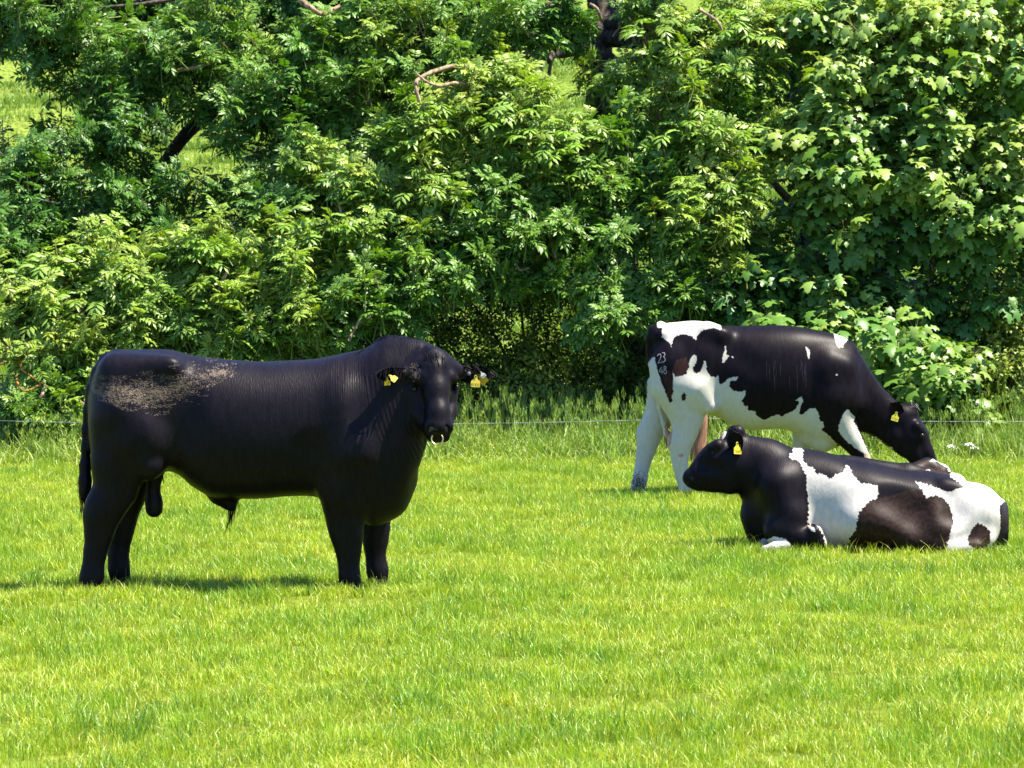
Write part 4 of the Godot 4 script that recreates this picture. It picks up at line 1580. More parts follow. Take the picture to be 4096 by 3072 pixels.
func ear_tag(parent: Node, at: Vector3, turn: Vector3, size: float, col: Color, label: String, number: String) -> MeshInstance3D:
	# the button at the top, a neck, and a plate with its number
	var out := PackedVector2Array()
	for k in 9:
		var a := PI * k / 8.0
		out.append(Vector2(cos(a) * 0.17, 0.42 + sin(a) * 0.17))
	out.append_array([Vector2(-0.17, 0.26), Vector2(-0.22, 0.12), Vector2(-0.36, -0.02), Vector2(-0.47, -0.1), Vector2(-0.52, -0.2), Vector2(-0.52, -0.72), Vector2(-0.46, -0.8), Vector2(0.46, -0.8), Vector2(0.52, -0.72), Vector2(0.52, -0.2), Vector2(0.47, -0.1), Vector2(0.36, -0.02), Vector2(0.22, 0.12), Vector2(0.17, 0.26)])
	for k in out.size():
		out[k] *= size
	var m := paint(col, 0.4)
	m.backlight_enabled = true
	m.backlight = Color(0.35, 0.35, 0.2)
	var o := part("ear_tag", plate(out, 0.0022), m, parent, at)
	o.rotation = turn
	if label:
		o.set_meta("label", label)
	var ink := paint(Color(0.03, 0.025, 0.02), 0.6)
	var stud := CylinderMesh.new()
	stud.top_radius = 0.085 * size
	stud.bottom_radius = 0.1 * size
	stud.height = 0.006
	stud.radial_segments = 12
	var b := part("stud", stud, ink, o, Vector3(0, 0.42 * size, 0.003))
	b.rotation.x = PI / 2
	if number:
		var font := SystemFont.new()
		font.font_names = PackedStringArray(["Droid Sans"])
		var t := TextMesh.new()
		t.font = font
		t.text = number
		t.font_size = 32
		t.pixel_size = 0.36 * size / 32.0 * (1.0 if number.length() > 4 else 1.2)
		t.depth = 0.0006
		part("tag_number", t, ink, o, Vector3(0, -0.54 * size, 0.0014))
	return o


func hoof(parent: Node, at: Vector3, size: float, yaw: float) -> void:
	# two claws, flat below and sloping at the toe
	var s := Shape.new()
	for w in [-1.0, 1.0]:
		var rings := []
		for k in 4:
			var t := k / 3.0
			var ring := PackedInt32Array()
			for j in 10:
				var a := TAU * j / 10.0
				var r := Vector3(cos(a) * (0.62 - 0.14 * t), 0, sin(a) * (0.34 - 0.05 * t))
				var p := (r + Vector3(0.16 * (1.0 - t), t * 0.75, w * 0.36)) * size
				ring.append(s.point(p, Vector3(cos(a), 0.25, sin(a)).normalized()))
			rings.append(ring)
		for k in 3:
			for j in 10:
				s.quad(rings[k][j], rings[k][(j + 1) % 10], rings[k + 1][(j + 1) % 10], rings[k + 1][j])
	var o := part("hoof", s.mesh(), paint(Color(0.02, 0.017, 0.015), 0.7, 0.2), parent, at)
	o.rotation.y = yaw


func build_bull() -> void:
	var t := Trace.new(0, 0, 1, 1000, 2372, 680)
	var at := spot(250, 593, 21.72)
	at.y = 0.0
	var bull := thing("bull", "black bull with nose ring and muddy rump, standing side on, looking at the camera", "bull", at)
	var f := Flesh.new()
	t.barrel(f, [
		[358, 1600, 1700, 0.03], [364, 1556, 1790, 0.12], [382, 1500, 1850, 0.19], [408, 1448, 1880, 0.235], [450, 1408, 1890, 0.27], [520, 1399, 1890, 0.295], [600, 1398, 1888, 0.305], [680, 1400, 1886, 0.31], [730, 1411, 1908, 0.32], [770, 1422, 1945, 0.33], [850, 1433, 1988, 0.35],
		[950, 1442, 1996, 0.36], [1050, 1447, 1996, 0.36], [1150, 1443, 1987, 0.35], [1250, 1438, 1987, 0.34], [1330, 1424, 2008, 0.335], [1400, 1409, 2040, 0.33], [1450, 1400, 2072, 0.32, 0.01], [1497, 1384, 2094, 0.30, 0.03], [1545, 1366, 2078, 0.275, 0.05], [1590, 1360, 2036, 0.25, 0.07], [1635, 1360, 1970, 0.22, 0.09], [1668, 1370, 1890, 0.18, 0.11], [1690, 1386, 1840, 0.13, 0.13], [1706, 1420, 1780, 0.06, 0.14],
	])
	# haunch and near hind leg
	t.limb(f, [[505, 1690, 0.19], [490, 1850, 0.158], [478, 1945, 0.122], [434, 2020, 0.110], [417, 2062, 0.094], [408, 2130, 0.076], [392, 2205, 0.060], [382, 2272, 0.056], [378, 2312, 0.062], [372, 2356, 0.062]], 0.165, 1.35)
	t.limb(f, [[372, 2052, 0.03], [366, 2076, 0.022]], 0.165, 1.2, 0.03)
	t.limb(f, [[540, 1740, 0.2], [520, 1870, 0.15], [506, 1944, 0.112], [490, 2007, 0.102], [474, 2097, 0.080], [468, 2159, 0.064], [461, 2230, 0.054], [463, 2290, 0.056], [470, 2345, 0.058]], -0.16, 1.35)
	# stifle and flank
	t.limb(f, [[560, 1760, 0.13, 0.22], [615, 1850, 0.09, 0.24]], 0.2, 1.0, 0.09)
	t.limb(f, [[470, 1480, 0.07, 0.16], [700, 1460, 0.05, 0.24]], 0.16, 1.0, 0.1)
	# shoulder and forelegs
	t.limb(f, [[1400, 1640, 0.2, 0.2], [1415, 1800, 0.2, 0.22], [1392, 1940, 0.16, 0.2], [1386, 2024, 0.116], [1388, 2097, 0.095], [1396, 2149, 0.080], [1401, 2205, 0.062], [1401, 2238, 0.048], [1402, 2275, 0.047], [1406, 2308, 0.054], [1411, 2356, 0.057]], 0.175, 1.3)
	t.limb(f, [[1490, 1850, 0.16], [1500, 2010, 0.10], [1501, 2090, 0.073], [1501, 2135, 0.071], [1499, 2182, 0.064], [1498, 2230, 0.048], [1503, 2271, 0.047], [1508, 2302, 0.054], [1510, 2350, 0.055]], -0.165, 1.3)
	t.limb(f, [[1455, 1700, 0.14, 0.2], [1468, 1880, 0.1, 0.2]], 0.2, 1.0, 0.08)
	# brisket
	t.limb(f, [[1500, 2020, 0.1], [1560, 1990, 0.1], [1610, 1920, 0.09]], 0.03, 0.8, 0.07)
	# purse and sheath
	t.limb(f, [[620, 1880, 0.06, 0.0], [613, 1960, 0.040, 0.0], [616, 2010, 0.050, 0.0], [617, 2038, 0.053, 0.0]], 0.0, 1.0, 0.02)
	t.limb(f, [[880, 1985, 0.06, 0.0], [915, 2010, 0.040, 0.0], [926, 2032, 0.022, 0.0]], 0.0, 1.2, 0.05)
	# tail
	t.limb(f, [[480, 1425, 0.04], [430, 1442, 0.040], [394, 1490, 0.034], [368, 1560, 0.029], [354, 1640, 0.025], [347, 1720, 0.023], [346, 1790, 0.025], [345, 1860, 0.032], [343, 1925, 0.038], [342, 1970, 0.034], [341, 2005, 0.016]], 0.03, 0.9, 0.025)
	# neck into the turned head
	t.limb(f, [[1590, 1530, 0.21, 0.06], [1690, 1530, 0.165, 0.12]], 0.1, 1.0, 0.08)
	t.limb(f, [[1600, 1700, 0.17, 0.08], [1690, 1640, 0.11, 0.15]], 0.1, 1.0, 0.08)
	t.limb(f, [[1560, 1400, 0.06, 0.06], [1690, 1430, 0.08, 0.13]], 0.1, 1.0, 0.08)
	# muscle: haunch and stifle bulge, hollow flank, hollow behind the shoulder and before it
	t.limb(f, [[520, 1640, 0.15, 0.19], [650, 1740, 0.10, 0.255]], 0.2, 1.0, 0.06)
	f.bone(t.p(742, 1590, 0.43), t.p(728, 1740, 0.43), 0.125, 0.12, 1.0, 0.10, 1)
	f.bone(t.p(600, 1480, 0.42), t.p(700, 1500, 0.43), 0.10, 0.09, 1.0, 0.1, 1)
	f.bone(t.p(1262, 1800, 0.44), t.p(1278, 1960, 0.42), 0.11, 0.10, 1.0, 0.09, 1)
	f.bone(t.p(1455, 1480, 0.42), t.p(1470, 1660, 0.425), 0.10, 0.09, 1.0, 0.07, 1)
	f.bone(t.p(1458, 1880, 0.40), t.p(1458, 2050, 0.34), 0.06, 0.06, 1.0, 0.06, 1)
	# head: broad skull and cheeks set back, a narrow face plane in front of them
	t.limb(f, [[1738, 1476, 0.125, 0.21], [1748, 1560, 0.105, 0.23]], 0.3, 1.0, 0.05)
	t.limb(f, [[1690, 1478, 0.085, 0.23], [1796, 1474, 0.072, 0.20]], 0.25, 1.0, 0.04)
	t.limb(f, [[1742, 1424, 0.055, 0.23], [1756, 1440, 0.06, 0.24]], 0.25, 1.0, 0.04)
	t.limb(f, [[1744, 1478, 0.085, 0.285], [1752, 1550, 0.076, 0.33], [1760, 1640, 0.066, 0.395], [1763, 1690, 0.060, 0.425]], 0.3, 1.0, 0.035)
	t.limb(f, [[1680, 1510, 0.034, 0.325], [1700, 1500, 0.04, 0.325]], 0.3, 1.0, 0.03)
	t.limb(f, [[1822, 1510, 0.030, 0.272], [1806, 1500, 0.036, 0.285]], 0.3, 1.0, 0.03)
	t.limb(f, [[1672, 1560, 0.060, 0.255], [1700, 1650, 0.060, 0.285], [1740, 1715, 0.052, 0.37]], 0.25, 1.0, 0.04)
	t.limb(f, [[1812, 1560, 0.038, 0.225], [1806, 1640, 0.036, 0.27], [1790, 1700, 0.04, 0.35]], 0.25, 1.0, 0.04)
	t.limb(f, [[1670, 1600, 0.08, 0.16], [1700, 1690, 0.06, 0.22]], 0.2, 1.0, 0.05)
	t.limb(f, [[1736, 1692, 0.050, 0.425], [1792, 1692, 0.044, 0.405]], 0.4, 1.0, 0.03)
	t.limb(f, [[1746, 1730, 0.040, 0.40], [1784, 1730, 0.036, 0.39]], 0.4, 1.0, 0.02)
	t.limb(f, [[1835, 1482, 0.045, 0.19], [1856, 1490, 0.035, 0.19]], 0.2, 1.0, 0.03)
	t.limb(f, [[1640, 1480, 0.05, 0.25], [1618, 1488, 0.035, 0.29]], 0.2, 1.0, 0.03)
	# nostrils, eye hollows, mouth line
	f.bone(t.p(1722, 1704, 0.466), t.p(1736, 1690, 0.482), 0.017, 0.011, 1.0, 0.010, 1)
	f.bone(t.p(1802, 1704, 0.44), t.p(1790, 1690, 0.455), 0.017, 0.011, 1.0, 0.010, 1)
	f.bone(t.p(1728, 1722, 0.47), t.p(1800, 1724, 0.445), 0.006, 0.006, 1.0, 0.014, 1)
	f.bone(t.p(1660, 1546, 0.345), t.p(1672, 1552, 0.345), 0.022, 0.018, 1.0, 0.025, 1)
	f.bone(t.p(1838, 1542, 0.285), t.p(1832, 1546, 0.29), 0.02, 0.016, 1.0, 0.025, 1)
	var head := AABB(t.p(1600, 1790, 0.16), Vector3(0.42, 0.68, 0.44))
	f.skin(Vector3(-1.05, -0.06, -0.5), Vector3(1.3, 1.62, 0.64), 0.013, head.grow(-0.02), 2)
	f.skin(head.position, head.end, 0.007, AABB(), 2)
	var coat := Coat.new(Vector2(-1.06, -0.06), Vector2(1.5, 1.62), 1280, 40)
	coat.color = coat.tone(Color(0.0028, 0.0018, 0.0032), Color(0.0075, 0.0055, 0.008), 3, 41)
	# dried mud in flakes over the rump and a little on the brow
	var mud := coat.tone(Color(0.03, 0.022, 0.014), Color(0.17, 0.13, 0.085), 1, 42)
	var mask := coat.blank()
	var zone := PackedVector2Array()
	for q in [[372, 1540], [392, 1506], [440, 1490], [520, 1488], [620, 1474], [700, 1450], [780, 1436], [860, 1424], [960, 1452], [960, 1500], [880, 1530], [860, 1572], [800, 1622], [720, 1648], [640, 1652], [540, 1636], [470, 1606], [400, 1592]]:
		zone.append(coat.px(t.p(q[0], q[1])))
	var r2 := RandomNumberGenerator.new()
	r2.seed = 77
	var flakes := FastNoiseLite.new()
	flakes.seed = 8
	flakes.frequency = 0.012
	for k in 26000:
		var c := coat.px(t.p(r2.randf_range(372, 960), r2.randf_range(1420, 1660)))
		if not Geometry2D.is_point_in_polygon(c, zone):
			continue
		var sx := 1000.0 + (c.x / coat.w * 2.56 - 1.06) * 680.0
		var spine := 1562.0 - 60.0 * smoothstep(620.0, 950.0, sx) - 30.0 * smoothstep(760.0, 950.0, sx)
		var q := Vector2((sx - 560.0) / 420.0, (2372.0 - (1.62 - c.y / coat.h * 1.68) * 680.0 - spine) / (62.0 - 34.0 * smoothstep(700.0, 900.0, sx)))
		if r2.randf() > exp(-q.length_squared() * 1.3) * 0.95 + flakes.get_noise_2d(c.x * 1.2, c.y * 3.2) * 0.75 - 0.08:
			continue
		var fw := r2.randf_range(1.0, 3.6)
		var fh := r2.randf_range(0.6, 1.5)
		var poly := PackedVector2Array()
		for e in 6:
			var a := e * TAU / 6.0
			poly.append(c + Vector2(cos(a) * fw * r2.randf_range(0.6, 1.1), sin(a) * fh * r2.randf_range(0.6, 1.1) - cos(a) * fw * 0.25))
		coat.fill(mask, poly, Color(1, 1, 1, 1))
		coat.fill(coat.relief, poly, Color(0.9, 0.9, 0.9))
	for k in 150:
		var c := coat.px(t.p(892 + r2.randfn() * 26.0, 1484 + r2.randfn() * 5.0)) 
		c.y -= (c.x - coat.px(t.p(892, 1484)).x) * 0.25
		coat.fill(mask, PackedVector2Array([c + Vector2(-3, 1), c + Vector2(0, -1), c + Vector2(3, -1), c + Vector2(1, 1)]), Color(1, 1, 1, 1))
	for k in 260:
		var c := coat.px(t.p(r2.randf_range(1640, 1700), r2.randf_range(1440, 1530)))
		var q := (c - coat.px(t.p(1668, 1480))) / Vector2(17, 30)
		if q.length() < 1.0 and r2.randf() < 0.6:
			coat.fill(mask, PackedVector2Array([c + Vector2(-2, 1), c + Vector2(0, -2), c + Vector2(2, 0), c + Vector2(0, 3)]), Color(1, 1, 1, 1))
	for k in 70:
		var c := coat.px(t.p(r2.randf_range(700, 1500), r2.randf_range(1450, 1900)))
		coat.fill(mask, PackedVector2Array([c, c + Vector2(2, 0), c + Vector2(1, 2)]), Color(1, 1, 1, 1))
	coat.lay(mud, mask)
	# loose skin: upright folds behind the shoulder and slanting ones down the neck
	var folds := coat.blank()
	for k in 15:
		var x := 1330.0 + k * 9.5
		var top := 1430.0 + 30.0 * r2.randf()
		coat.stroke(folds, PackedVector2Array([coat.px(t.p(x + 8.0 * r2.randf(), top)), coat.px(t.p(x + 8, top + 90)), coat.px(t.p(x + 16, top + 200 + 60 * r2.randf()))]), 3.0, Color(0.12, 0.12, 0.12, 0.3))
	for k in 9:
		var x := 1475.0 + k * 19.0
		coat.stroke(folds, PackedVector2Array([coat.px(t.p(x, 1500)), coat.px(t.p(x + 14, 1600)), coat.px(t.p(x + 48, 1720)), coat.px(t.p(x + 100, 1830))]), 5.0, Color(0.0, 0.0, 0.0, 0.7))
	for k in 12:
		var x := 1020.0 + k * 26.0
		coat.stroke(folds, PackedVector2Array([coat.px(t.p(x, 1520 + 40 * r2.randf())), coat.px(t.p(x + 3, 1680))]), 3.0, Color(0.25, 0.25, 0.25, 0.3))
	folds.resize(coat.w / 2, coat.h / 2, Image.INTERPOLATE_BILINEAR)
	folds.resize(coat.w, coat.h, Image.INTERPOLATE_CUBIC)
	coat.relief.blend_rect(folds, Rect2i(0, 0, coat.w, coat.h), Vector2i.ZERO)
	var ears := Shape.new()
	ear(ears, t.p(1832, 1490, 0.2), t.p(1970, 1500, 0.2), Vector3(0.1, -0.25, 1), 0.135, 0.045, coat)
	ear(ears, t.p(1632, 1482, 0.29), t.p(1524, 1494, 0.40), Vector3(-0.1, -0.6, 1), 0.11, 0.05, coat)
	var hide_mat := coat.material(0.46, 0.5, 0.25)
	part("body", hide_mesh(f, ears, coat), hide_mat, bull)
	var hair := paint(Color(0.006, 0.0045, 0.006), 0.5, 0.17)
	grow_hair(f, coat, 20000, 0.02, func(p: Vector3, n: Vector3) -> Vector3:
		if p.x > 0.92 and p.z > 0.12:
			return Vector3(0.15 * (p.x - 1.1) * 8.0, -1.0, 0.2) * (1.3 if p.y > 1.2 else 0.8)
		if p.x > 0.6 and p.y > 1.2:
			return Vector3(-0.5, 0.4 - n.y, 0.3) * 1.7
		return Vector3(-0.75, -0.55, 0.0) * (0.8 if p.y > 0.4 else 0.6), bull, "coat_hair")
	var tail_roots := []
	for k in 8:
		tail_roots.append(t.p(343 + (k % 3 - 1) * 10, 1860 + k * 17, 0.03))
	hank(bull, "tail_switch", hair, tail_roots, Vector3(0.01, -1, 0), 0.14, 150, 0.014)
	hank(bull, "sheath_tuft", hair, [t.p(926, 2030, 0.0), t.p(932, 2026, 0.0), t.p(945, 2015, 0)], Vector3(-0.12, -1, 0), 0.12, 46, 0.009)
	hank(bull, "sheath_tuft", hair, [t.p(926, 2060, 0.0)], Vector3(-0.32, -1, 0), 0.13, 8, 0.004)
	hank(bull, "forelock", hair, [t.p(1720, 1410, 0.31), t.p(1745, 1412, 0.32), t.p(1770, 1420, 0.31)], Vector3(0.12, -1, 0.42).normalized(), 0.10, 90, 0.012)
	hank(bull, "poll_hair", hair, [t.p(1690, 1400, 0.22), t.p(1720, 1392, 0.24), t.p(1660, 1385, 0.16)], Vector3(-0.6, -0.6, 0.3).normalized(), 0.07, 90, 0.016)
	hank(bull, "ear_hair", hair, [t.p(1580, 1462, 0.37), t.p(1600, 1468, 0.36), t.p(1556, 1470, 0.38), t.p(1620, 1466, 0.33)], Vector3(-0.15, -0.9, 0.4).normalized(), 0.07, 120, 0.014)
	hank(bull, "ear_hair", hair, [t.p(1900, 1462, 0.2), t.p(1930, 1468, 0.2), t.p(1960, 1490, 0.2), t.p(1870, 1465, 0.22)], Vector3(0.6, -0.5, 0.3).normalized(), 0.045, 80, 0.01)
	hank(bull, "scrotum_hair", hair, [t.p(640, 1895, 0.02), t.p(650, 1890, 0.04)], Vector3(0.1, -1, 0), 0.06, 30, 0.012)
	eye_ball(bull, t.p(1667, 1547, 0.312), 0.019)
	eye_ball(bull, t.p(1831, 1543, 0.257), 0.019)
	# ring through the nose
	var ring := Shape.new()
	var loop := PackedVector3Array()
	for k in 27:
		var a := deg_to_rad(lerpf(-215.0, 35.0, k / 26.0))
		loop.append(Vector3(cos(a) * 0.033, sin(a) * 0.033, -0.012 * sin(a)))
	ring.tube(loop, taper(0.0046, 0.0046, 27), 10)
	var brass := paint(Color(0.62, 0.44, 0.20), 0.32)
	brass.metallic = 1.0
	part("nose_ring", ring.mesh(), brass, bull, t.p(1758, 1737, 0.486))
	var pad := paint(Color(0.035, 0.028, 0.03), 0.3, 0.4)
	var nose := Shape.new()
	for j in 9:
		for i in 13:
			var u := i / 12.0 * 2.0 - 1.0
			var w := j / 8.0 * 2.0 - 1.0
			var p := t.p(1763 + u * 36.0 * (1.0 - 0.25 * maxf(-w, 0.0)), 1697 + w * 20.0, 0.4835 - 0.03 * u * u - 0.022 * w * w - u * 0.012)
			nose.point(p, Vector3(u * 0.7 + 0.1, -w * 0.6, 1.0).normalized())
	for j in 8:
		for i in 12:
			nose.quad(j * 13 + i, j * 13 + i + 1, (j + 1) * 13 + i + 1, (j + 1) * 13 + i)
	part("nose_pad", nose.mesh(), pad, bull)
	var yellow := Color(0.62, 0.48, 0.03)
	ear_tag(bull, t.p(1907, 1514, 0.232), Vector3(-0.1, 0.1, -0.06), 0.052, yellow, "front yellow tag in the bull's ear, number 81322", "81322")
	ear_tag(bull, t.p(1929, 1508, 0.19), Vector3(0.1, -0.2, 0.75), 0.050, Color(0.6, 0.36, 0.02), "rear yellow tag edge of the bull's ear", "")
	ear_tag(bull, t.p(1933, 1490, 0.226), Vector3(-0.1, 0.1, 0.62), 0.028, Color(0.5, 0.53, 0.48), "small pale metal tag in the bull's ear", "0422")
	ear_tag(bull, t.p(1580, 1498, 0.405), Vector3(-0.5, 0.2, 0.85), 0.038, yellow, "tilted yellow tag under the bull's curled ear", "81322")
	ear_tag(bull, t.p(1560, 1512, 0.375), Vector3(0.1, 0.3, 0.1), 0.035, Color(0.55, 0.40, 0.02), "", "")
	var disc := SphereMesh.new()
	disc.radius = 0.011
	disc.height = 0.012
	var d := part("ear_button", disc, paint(Color(0.22, 0.2, 0.24), 0.5), bull, t.p(1881, 1489, 0.212))
	d.rotation.x = PI / 2
	for q in [[372, 2372, 0.165], [468, 2372, -0.16], [1412, 2372, 0.175], [1512, 2372, -0.165]]:
		hoof(bull, t.p(q[0], q[1], q[2]), 0.085, 0.0)


func build_standing_cow() -> void:
	var t := Trace.new(2500, 1230, 1.7015, 3000, 1988, 510)
	var at := spot(750, 497, 28.97)
	at.y = 0.0
	var cow := thing("cow", "black and white heifer standing with its head down to graze, branded 23 48", "cow", at)
	var f := Flesh.new()
	f.power = 2.25
	t.barrel(f, [
		[172, 240, 400, 0.05], [186, 185, 470, 0.11], [205, 148, 540, 0.145], [235, 122, 600, 0.175], [280, 106, 650, 0.20], [360, 98, 690, 0.23], [450, 90, 705, 0.25], [530, 95, 712, 0.255], [600, 111, 735, 0.25], [660, 123, 765, 0.252], [720, 124, 796, 0.262], [830, 123, 832, 0.285],
		[950, 120, 832, 0.295], [1050, 121, 827, 0.29], [1150, 127, 850, 0.28], [1250, 142, 900, 0.262], [1330, 158, 938, 0.25], [1400, 173, 935, 0.235], [1460, 190, 910, 0.215], [1510, 216, 880, 0.19], [1560, 252, 858, 0.16], [1610, 330, 850, 0.135], [1660, 415, 866, 0.12], [1720, 505, 900, 0.112], [1780, 575, 945, 0.105], [1840, 635, 985, 0.10], [1880, 690, 1000, 0.06],
	])
	# hook bones, rump, loin hollow
	t.limb(f, [[645, 178, 0.045, 0.165], [560, 150, 0.05, 0.14]], 0.2, 1.0, 0.10)
	t.limb(f, [[640, 165, 0.05, -0.2], [560, 150, 0.05, -0.14]], 0.2, 1.0, 0.06)
	t.limb(f, [[215, 190, 0.05, 0.1], [250, 180, 0.05, 0.11]], 0.2, 1.0, 0.05)
	f.bone(t.p(750, 300, 0.385), t.p(840, 370, 0.405), 0.10, 0.09, 1.0, 0.10, 1)
	# hind legs
	t.limb(f, [[330, 400, 0.2], [350, 520, 0.20], [395, 650, 0.155], [415, 750, 0.118], [400, 840, 0.092], [372, 915, 0.084], [366, 1010, 0.060], [371, 1080, 0.049], [381, 1150, 0.039], [402, 1222, 0.041], [414, 1285, 0.044]], 0.13, 1.4)
	t.limb(f, [[310, 880, 0.03], [302, 920, 0.03]], 0.13, 1.4, 0.03)
	t.limb(f, [[290, 560, 0.17], [250, 720, 0.115], [205, 800, 0.100], [172, 870, 0.084], [156, 935, 0.074], [141, 1000, 0.060], [126, 1060, 0.050], [114, 1120, 0.046], [105, 1180, 0.049], [90, 1240, 0.043], [86, 1275, 0.044]], -0.13, 1.4)
	t.limb(f, [[108, 840, 0.03], [104, 880, 0.026]], -0.13, 1.2, 0.03)
	t.limb(f, [[58, 1195, 0.014], [50, 1205, 0.012]], -0.13, 1.0, 0.012)
	# flank fold
	t.limb(f, [[480, 560, 0.12, 0.18], [560, 660, 0.06, 0.2]], 0.18, 1.0, 0.08)
	# forelegs
	t.limb(f, [[1360, 420, 0.16, 0.15], [1400, 620, 0.17, 0.15], [1420, 740, 0.13, 0.15], [1480, 835, 0.098], [1540, 910, 0.076], [1590, 985, 0.058], [1630, 1065, 0.048], [1668, 1150, 0.042], [1700, 1240, 0.044], [1710, 1288, 0.046]], 0.14, 1.3)
	t.limb(f, [[1260, 760, 0.14], [1225, 870, 0.075], [1212, 950, 0.062], [1206, 1040, 0.052], [1204, 1120, 0.042], [1204, 1220, 0.042], [1208, 1285, 0.045]], -0.14, 1.3)
	t.limb(f, [[1250, 880, 0.07, 0.0], [1340, 905, 0.08, 0.0], [1420, 890, 0.07, 0.0]], 0.0, 0.9, 0.05)
	t.limb(f, [[1480, 420, 0.1, 0.13], [1530, 640, 0.09, 0.13]], 0.13, 1.0, 0.08)
	# tail: dark root, long white middle, brown switch
	t.limb(f, [[238, 128, 0.045], [196, 162, 0.050], [172, 220, 0.044], [165, 290, 0.034], [172, 370, 0.026], [190, 470, 0.022], [205, 570, 0.019], [228, 680, 0.018], [258, 790, 0.019], [282, 860, 0.026], [286, 905, 0.018]], 0.06, 1.0, 0.02)
	# head
	t.limb(f, [[1890, 765, 0.120, 0.03], [1950, 880, 0.122, 0.04], [2010, 1000, 0.098, 0.05], [2062, 1095, 0.076, 0.06], [2082, 1130, 0.068, 0.06]], 0.04, 1.38, 0.05)
	t.limb(f, [[1945, 692, 0.042, 0.03], [1948, 720, 0.05, 0.03]], 0.03, 1.0, 0.03)
	t.limb(f, [[1972, 800, 0.036, 0.105], [2002, 835, 0.034, 0.105]], 0.1, 1.0, 0.03)
	t.limb(f, [[1840, 880, 0.07, 0.06], [1900, 960, 0.06, 0.07]], 0.06, 1.2, 0.05)
	f.bone(t.p(2010, 862, 0.165), t.p(2014, 876, 0.165), 0.02, 0.018, 1.0, 0.025, 1)
	f.bone(t.p(2000, 930, 0.165), t.p(2040, 1040, 0.15), 0.035, 0.03, 1.0, 0.05, 1)
	f.bone(t.p(1930, 1010, 0.17), t.p(2000, 1120, 0.16), 0.012, 0.01, 1.0, 0.03, 1)
	var head := AABB(t.p(1760, 1150, -0.12), Vector3(0.43, 0.58, 0.32))
	f.skin(Vector3(-1.02, -0.06, -0.44), Vector3(1.2, 1.48, 0.44), 0.013, head.grow(-0.02), 2)
	f.skin(head.position, head.end, 0.008, AABB(), 2)
	var coat := Coat.new(Vector2(-1.02, -0.08), Vector2(1.2, 1.48), 1024, 60)
	coat.color = coat.tone(Color(0.0035, 0.0024, 0.0038), Color(0.0085, 0.006, 0.008), 3, 61)
	var rust := coat.tone(Color(0.012, 0.008, 0.008), Color(0.042, 0.018, 0.013), 2, 62)
	var mask := coat.blank()
	patch(coat, t, mask, [[230, 330], [290, 430], [330, 460], [390, 440], [430, 380], [400, 330], [330, 350], [300, 450], [315, 520], [310, 625], [290, 620], [250, 480]])
	coat.lay(rust, mask)
	var white := coat.tone(Color(0.42, 0.40, 0.325), Color(0.48, 0.465, 0.41), 2, 63)
	mask = coat.blank()
	patch(coat, t, mask, [[212, 90], [212, 132], [246, 140], [240, 200], [270, 216], [290, 235], [302, 264], [316, 220], [332, 190], [380, 175], [430, 185], [460, 205], [470, 217], [480, 190], [500, 160], [545, 141], [600, 135], [652, 153], [640, 125], [640, 60], [215, 60]])
	patch(coat, t, mask, [[150, 378], [172, 340], [192, 325], [206, 400], [230, 480], [262, 560], [290, 630], [312, 628], [303, 590], [318, 560], [310, 500], [316, 470], [312, 430], [322, 445], [330, 462], [380, 455], [405, 435], [420, 400], [424, 360], [440, 322], [460, 312], [480, 340], [474, 365], [452, 390], [450, 425], [475, 440], [500, 425], [518, 380], [525, 352], [540, 368], [540, 410], [556, 435], [566, 460], [592, 463], [624, 453], [624, 500], [634, 512], [660, 498], [690, 470], [725, 464], [756, 458], [742, 486], [730, 492], [702, 488], [696, 530], [716, 552], [748, 562], [775, 560], [806, 550], [802, 590], [782, 618], [790, 652], [806, 660], [820, 655], [818, 684], [840, 692], [868, 692], [880, 722], [912, 745], [940, 752], [990, 730], [1024, 718], [1052, 728], [1085, 712], [1110, 700], [1145, 678], [1160, 650], [1166, 628], [1140, 625], [1162, 606], [1186, 594], [1192, 630], [1172, 680], [1168, 712], [1185, 722], [1220, 692], [1246, 672], [1274, 674], [1300, 710], [1310, 765], [1332, 768], [1340, 805], [1322, 822], [1370, 856], [1440, 930], [1440, 1350], [0, 1350], [0, 640], [150, 620]])
	patch(coat, t, mask, [[1490, 680], [1535, 720], [1552, 740], [1540, 770], [1562, 800], [1595, 870], [1632, 950], [1660, 1010], [1760, 1350], [1600, 1350], [1622, 1060], [1612, 985], [1560, 955], [1525, 925], [1470, 882], [1436, 830], [1432, 790], [1442, 770], [1462, 715]])
	patch(coat, t, mask, [[1408, 140], [1416, 200], [1420, 225], [1428, 265], [1466, 272], [1478, 240], [1520, 218], [1500, 140]])
	patch(coat, t, mask, [[1208, 260], [1228, 266], [1243, 296], [1232, 347], [1222, 320], [1216, 290]])
	patch(coat, t, mask, [[667, 252], [678, 288], [674, 305], [692, 326], [664, 360], [640, 370], [652, 320], [662, 285]])
	patch(coat, t, mask, [[708, 326], [722, 322], [726, 332], [712, 336]])
	patch(coat, t, mask, [[1405, 448], [1426, 436], [1418, 462]])
	patch(coat, t, mask, [[1672, 872], [1700, 880], [1735, 900], [1770, 936], [1795, 945], [1816, 952], [1812, 985], [1850, 1020], [1900, 1066], [1880, 1100], [1740, 1000], [1660, 920]])
	patch(coat, t, mask, [[1972, 695], [1996, 712], [2004, 752], [1992, 756], [1968, 742], [1962, 722]])
	coat.lay(white, mask)
	# one dark spot on the thigh, dirty shanks, tan knee and switch
	var dark := coat.blank()
	patch(coat, t, dark, [[372, 598], [376, 578], [388, 565], [402, 580], [400, 610], [384, 624], [372, 616]])
	coat.lay(coat.tone(Color(0.012, 0.009, 0.01), Color(0.02, 0.015, 0.016), 2, 64), dark)
	var tan_mask := coat.blank()
